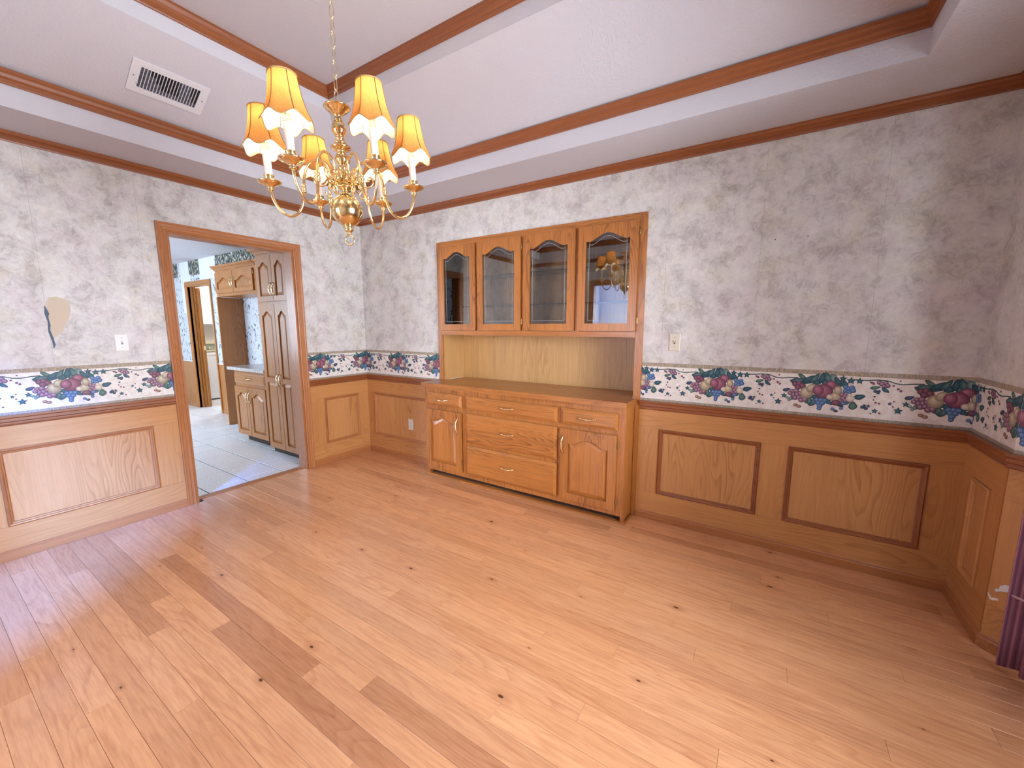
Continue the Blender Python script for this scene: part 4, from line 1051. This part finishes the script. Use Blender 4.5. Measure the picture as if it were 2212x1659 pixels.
MB().box(-4.47, -3.666, 0.0, 0.10, 2.019, 2.035).build('head_jamb', M_['kit_x'], door3)
MB().box(-4.47, -4.452, 0.030, 0.058, 0.0, 2.019).build('door_stop', M_['kit_z'], door3)
MB().box(-4.47, -4.440, 0.066, 0.100, 0.0, 2.019).build('door_stop', M_['kit_z'], door3)
od = empty('laundry_door', (-4.80, 0.125, 0), 'oak sliding laundry door pushed back beside its frame', 'door')
MB().box(-5.22, -4.385, 0.104, 0.140, 0.008, 2.01).build('door_slab', M_['kit_z'], od)
MB().box(-4.385, -4.3825, 0.108, 0.136, 0.98, 1.05).build('pull_plate', M_['brass_pale'], od)
# tiled floor
sub = MB(); sub.box(-5.85, -0.06, -3.05, 1.75, -0.05, -0.0035)
kf = struct(sub, 'floor_kitchen', M_['grout'], 'white square tiled kitchen floor seen through the doorway', 'floor')
TS = 0.3045; g = 0.0085
tm = MB(); tm.v = [(g/2,g/2,-.004),(TS-g/2,g/2,-.004),(TS-g/2,TS-g/2,-.004),(g/2,TS-g/2,-.004),(g/2+.002,g/2+.002,0),(TS-g/2-.002,g/2+.002,0),(TS-g/2-.002,TS-g/2-.002,0),(g/2+.002,TS-g/2-.002,0)]
tm.f = [(0,1,5,4),(1,2,6,5),(2,3,7,6),(3,0,4,7),(4,5,6,7)]; tm.sm = [0]*5
tile_mesh = tm.mesh('tile', M_['tile'])
for i in range(18):
    for j in range(-7, 6):
        x = -0.56 + 0.3045*1.0 - (i)*TS + (0.0 if True else 0); y = -0.900 + j*TS
        if y > 0.05 and x > -3.4: continue
        if x + TS > -0.10: 
            # cut tile beside the threshold strip
            w = -0.119 - x
            if w < 0.05: continue
            o = linked('tile', tile_mesh, kf, (x, y, 0)); o.scale = (w/TS, 1, 1); continue
        linked('tile', tile_mesh, kf, (x, y, 0))
# pantry cabinet
pc = empty('pantry_cabinet', (-0.53, -0.3, 0), 'tall oak pantry cabinet with two pairs of arched doors just inside the kitchen', 'cabinet')
MB().box(-0.875, -0.14, -0.615, -0.003, 0.06, 2.13).build('body', M_['kit_z'], pc)
m = MB()
for a, b in ((-0.875, -0.828), (-0.30, -0.14)): m.box(a, b, -0.633, -0.615, 0.06, 2.13)
for a, b in ((0.06, 0.075), (1.597, 1.637), (2.078, 2.13)): m.box(-0.828, -0.30, -0.633, -0.615, a, b)
m.build('face_frame', M_['kit_z'], pc)
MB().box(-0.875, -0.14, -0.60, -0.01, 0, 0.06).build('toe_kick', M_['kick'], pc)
cp = [(0.0, 2.105), (0.012, 2.105), (0.018, 2.118), (0.035, 2.132), (0.052, 2.142), (0.058, 2.154), (0.058, 2.160), (0.0, 2.160)]
for q in sweep([(-0.14, -0.633), (-0.875, -0.633), (-0.875, -0.003)], [(-d, z) for d, z in cp]): q.build('cornice', M_['kit_x'], pc)
for x0, x1, hx in ((-0.852, -0.552, -0.575), (-0.544, -0.296, -0.522)):
    d = cathedral(pc, x0, x1, 1.628, 2.082, -0.633, -0.652, 'kit_', stile=0.052, rail=0.052, h=0.040); pull(d, hx, -0.652, 1.745, True)
    d = cathedral(pc, x0, x1, 0.068, 1.600, -0.633, -0.652, 'kit_', stile=0.052, rail=0.06, h=0.040, mid=(0.785, 0.84)); pull(d, hx, -0.652, 0.82, True)
# base cabinet with granite top
bc = empty('kitchen_base_cabinet', (-1.29, -0.3, 0), 'oak kitchen base cabinet with one drawer and two arched doors beside the pantry', 'cabinet')
MB().box(-1.645, -0.885, -0.59, -0.003, 0.10, 0.868).build('body', M_['kit_z'], bc)
m = MB()
for a, b in ((-1.645, -1.615), (-0.935, -0.885)): m.box(a, b, -0.606, -0.59, 0.10, 0.868)
for a, b in ((0.10, 0.12), (0.675, 0.73), (0.835, 0.868)): m.box(-1.615, -0.935, -0.606, -0.59, a, b)
m.build('face_frame', M_['kit_z'], bc)
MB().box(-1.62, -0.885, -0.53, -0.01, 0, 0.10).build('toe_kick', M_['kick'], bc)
d = MB().raised(-1.632, -0.928, 0.722, 0.842, -0.606, -0.626, 0.02, 0.008).build('drawer', M_['kit_x'], bc); pull(d, -1.28, -0.626, 0.785)
for x0, x1, hx in ((-1.636, -1.314, -1.338), (-1.306, -0.932, -1.282)):
    d = cathedral(bc, x0, x1, 0.105, 0.680, -0.606, -0.626, 'kit_', stile=0.05, rail=0.055, h=0.045); pull(d, hx, -0.626, 0.56, True)
    hinge(d, x0-0.006 if hx < -1.3 else x1+0.008, -0.612, 0.16)
ct = MB(); ct.box(-1.735, -0.880, -0.648, -0.003, 0.870, 0.905)
ct.build('granite_worktop', M_['granite'], None, (-1.3, -0.3, 0.87)); tag(bpy.data.objects['granite_worktop'], 'speckled granite worktop on the kitchen base cabinet', 'worktop')
# wall cabinet above the counter (seen edge-on)
wc = empty('kitchen_wall_cabinet', (-1.2, -0.16, 1.34), 'oak kitchen wall cabinet above the granite worktop, seen edge-on', 'cabinet')
MB().box(-1.53, -0.885, -0.315, -0.003, 1.345, 2.11).build('body', M_['kit_z'], wc)
for q in sweep([(-0.885, -0.315), (-1.53, -0.315)], [(-d, z) for d, z in cp]): q.build('cornice', M_['kit_x'], wc)
for x0, x1 in ((-1.525, -1.21), (-1.20, -0.89)): cathedral(wc, x0, x1, 1.352, 2.08, -0.315, -0.334, 'kit_', stile=0.05, rail=0.055, h=0.04)
# cabinet over the refrigerator recess
fc = empty('bridge_cabinet', (-2.08, -0.16, 1.77), 'short oak cabinet with two arched doors bridging the refrigerator recess', 'cabinet')
MB().box(-2.63, -1.545, -0.315, -0.003, 1.77, 2.11).build('body', M_['kit_x'], fc)
for q in sweep([(-1.545, -0.315), (-2.63, -0.315)], [(-d, z) for d, z in cp]): q.build('cornice', M_['kit_x'], fc)
for x0, x1, hx in ((-2.605, -2.118, -2.145), (-2.110, -1.612, -2.085)):
    d = cathedral(fc, x0, x1, 1.81, 2.075, -0.315, -0.334, 'kit_', stile=0.052, rail=0.05, h=0.05, zs=1.955); pull(d, hx, -0.334, 1.935, True)
    hinge(d, x1+0.008 if hx > -2.1 else x0-0.008, -0.32, 2.03); 
MB().box(-2.652, -2.632, -0.318, -0.003, 0.0, 1.768).build('recess_side_panel', M_['kit_z'], None, (-2.642, -0.16, 0)); tag(bpy.data.objects['recess_side_panel'], 'tall oak end panel standing at the left of the refrigerator recess', 'panel')
# laundry: washer, cabinet, valve box
wa = empty('washing_machine', (-5.45, 0.62, 0), 'white washing machine standing in the laundry beyond the far doorway', 'washer')
m = MB(); m.box(-5.74, -5.12, 0.26, 0.96, 0.03, 0.845); m.build('body', M_['white'], wa)
MB().box(-5.735, -5.115, 0.255, 0.965, 0.845, 0.868).build('lid', M_['white'], wa)
MB().box(-5.72, -5.15, 0.28, 0.94, 0.0, 0.03).build('foot', M_['galv'], wa)
lc = empty('laundry_wall_cabinet', (-5.62, 0.8, 1.42), 'white laundry wall cabinet above the washing machine', 'cabinet')
MB().box(-5.798, -5.46, 0.15, 1.5, 1.42, 2.2).build('body', M_['white'], lc)
for y0, y1 in ((0.16, 0.82), (0.83, 1.49)):
    d = MB(); d.box(-5.46, -5.442, y0, y1, 1.425, 2.195); d = d.build('door', M_['white'], lc)
    mm = MB()
    for a, b, c_, e_ in ((y0+.06, y0+.072, 1.49, 2.13), (y1-.072, y1-.06, 1.49, 2.13), (y0+.06, y1-.06, 1.478, 1.49), (y0+.06, y1-.06, 2.13, 2.142)): mm.box(-5.442, -5.436, a, b, c_, e_)
    mm.build('door_moulding', M_['white'], d)
vb = empty('valve_box', (-5.78, 0.62, 0.86), 'pale washer valve box with two brass taps on the laundry wall', 'valve box')
m = MB()
for a, b, c_, d in ((0.36, 0.385, 0.88, 1.06), (0.815, 0.84, 0.88, 1.06), (0.385, 0.815, 0.88, 0.905), (0.385, 0.815, 1.035, 1.06)): m.box(-5.798, -5.76, a, b, c_, d)
m.build('box_frame', plain('valve_box_yellow', rgb(222, 204, 160), 0.5), vb)
MB().box(-5.798, -5.79, 0.385, 0.815, 0.905, 1.035).build('box_back', plain('valve_box_grey', rgb(150, 156, 142), 0.6), vb)
for yy in (0.50, 0.70):
    t = MB(); t.tube([(-5.79, yy, 0.965), (-5.745, yy, 0.965)], 0.014, 10); t.tube([(-5.75, yy, 0.965), (-5.75, yy, 0.93)], 0.010, 8); t.tube([(-5.74, yy-0.03, 0.972), (-5.74, yy+0.03, 0.972)], 0.009, 8); t.build('tap', M_['brass_pale'], vb)
# unseen ceiling lamp added to brighten the laundry
ll = empty('added_ceiling_lamp', (-4.5, 0.9, KZ), 'added unseen flush ceiling lamp lighting the laundry', 'lamp')
MB().lathe([(.0001, 2.335), (.06, 2.338), (.11, 2.355), (.135, 2.385), (.14, 2.405)], 24, (-4.5, 0.9, 0)).build('diffuser', emis('added_lamp_diffuser', (1, 0.97, 0.92, 1), 6.0), ll)
MB().lathe([(.14, 2.400), (.15, 2.405), (.15, 2.4195)], 24, (-4.5, 0.9, 0)).build('base_ring', M_['white'], ll)
lt = bpy.data.lights.new('laundry_fill_light', 'POINT'); lt.energy = 34; lt.color = (0.95, 0.98, 1.0); lt.shadow_soft_size = 0.1
lo = bpy.data.objects.new('laundry_fill_light', lt); COL.objects.link(lo); lo.location = (-4.5, 0.9, 2.28)
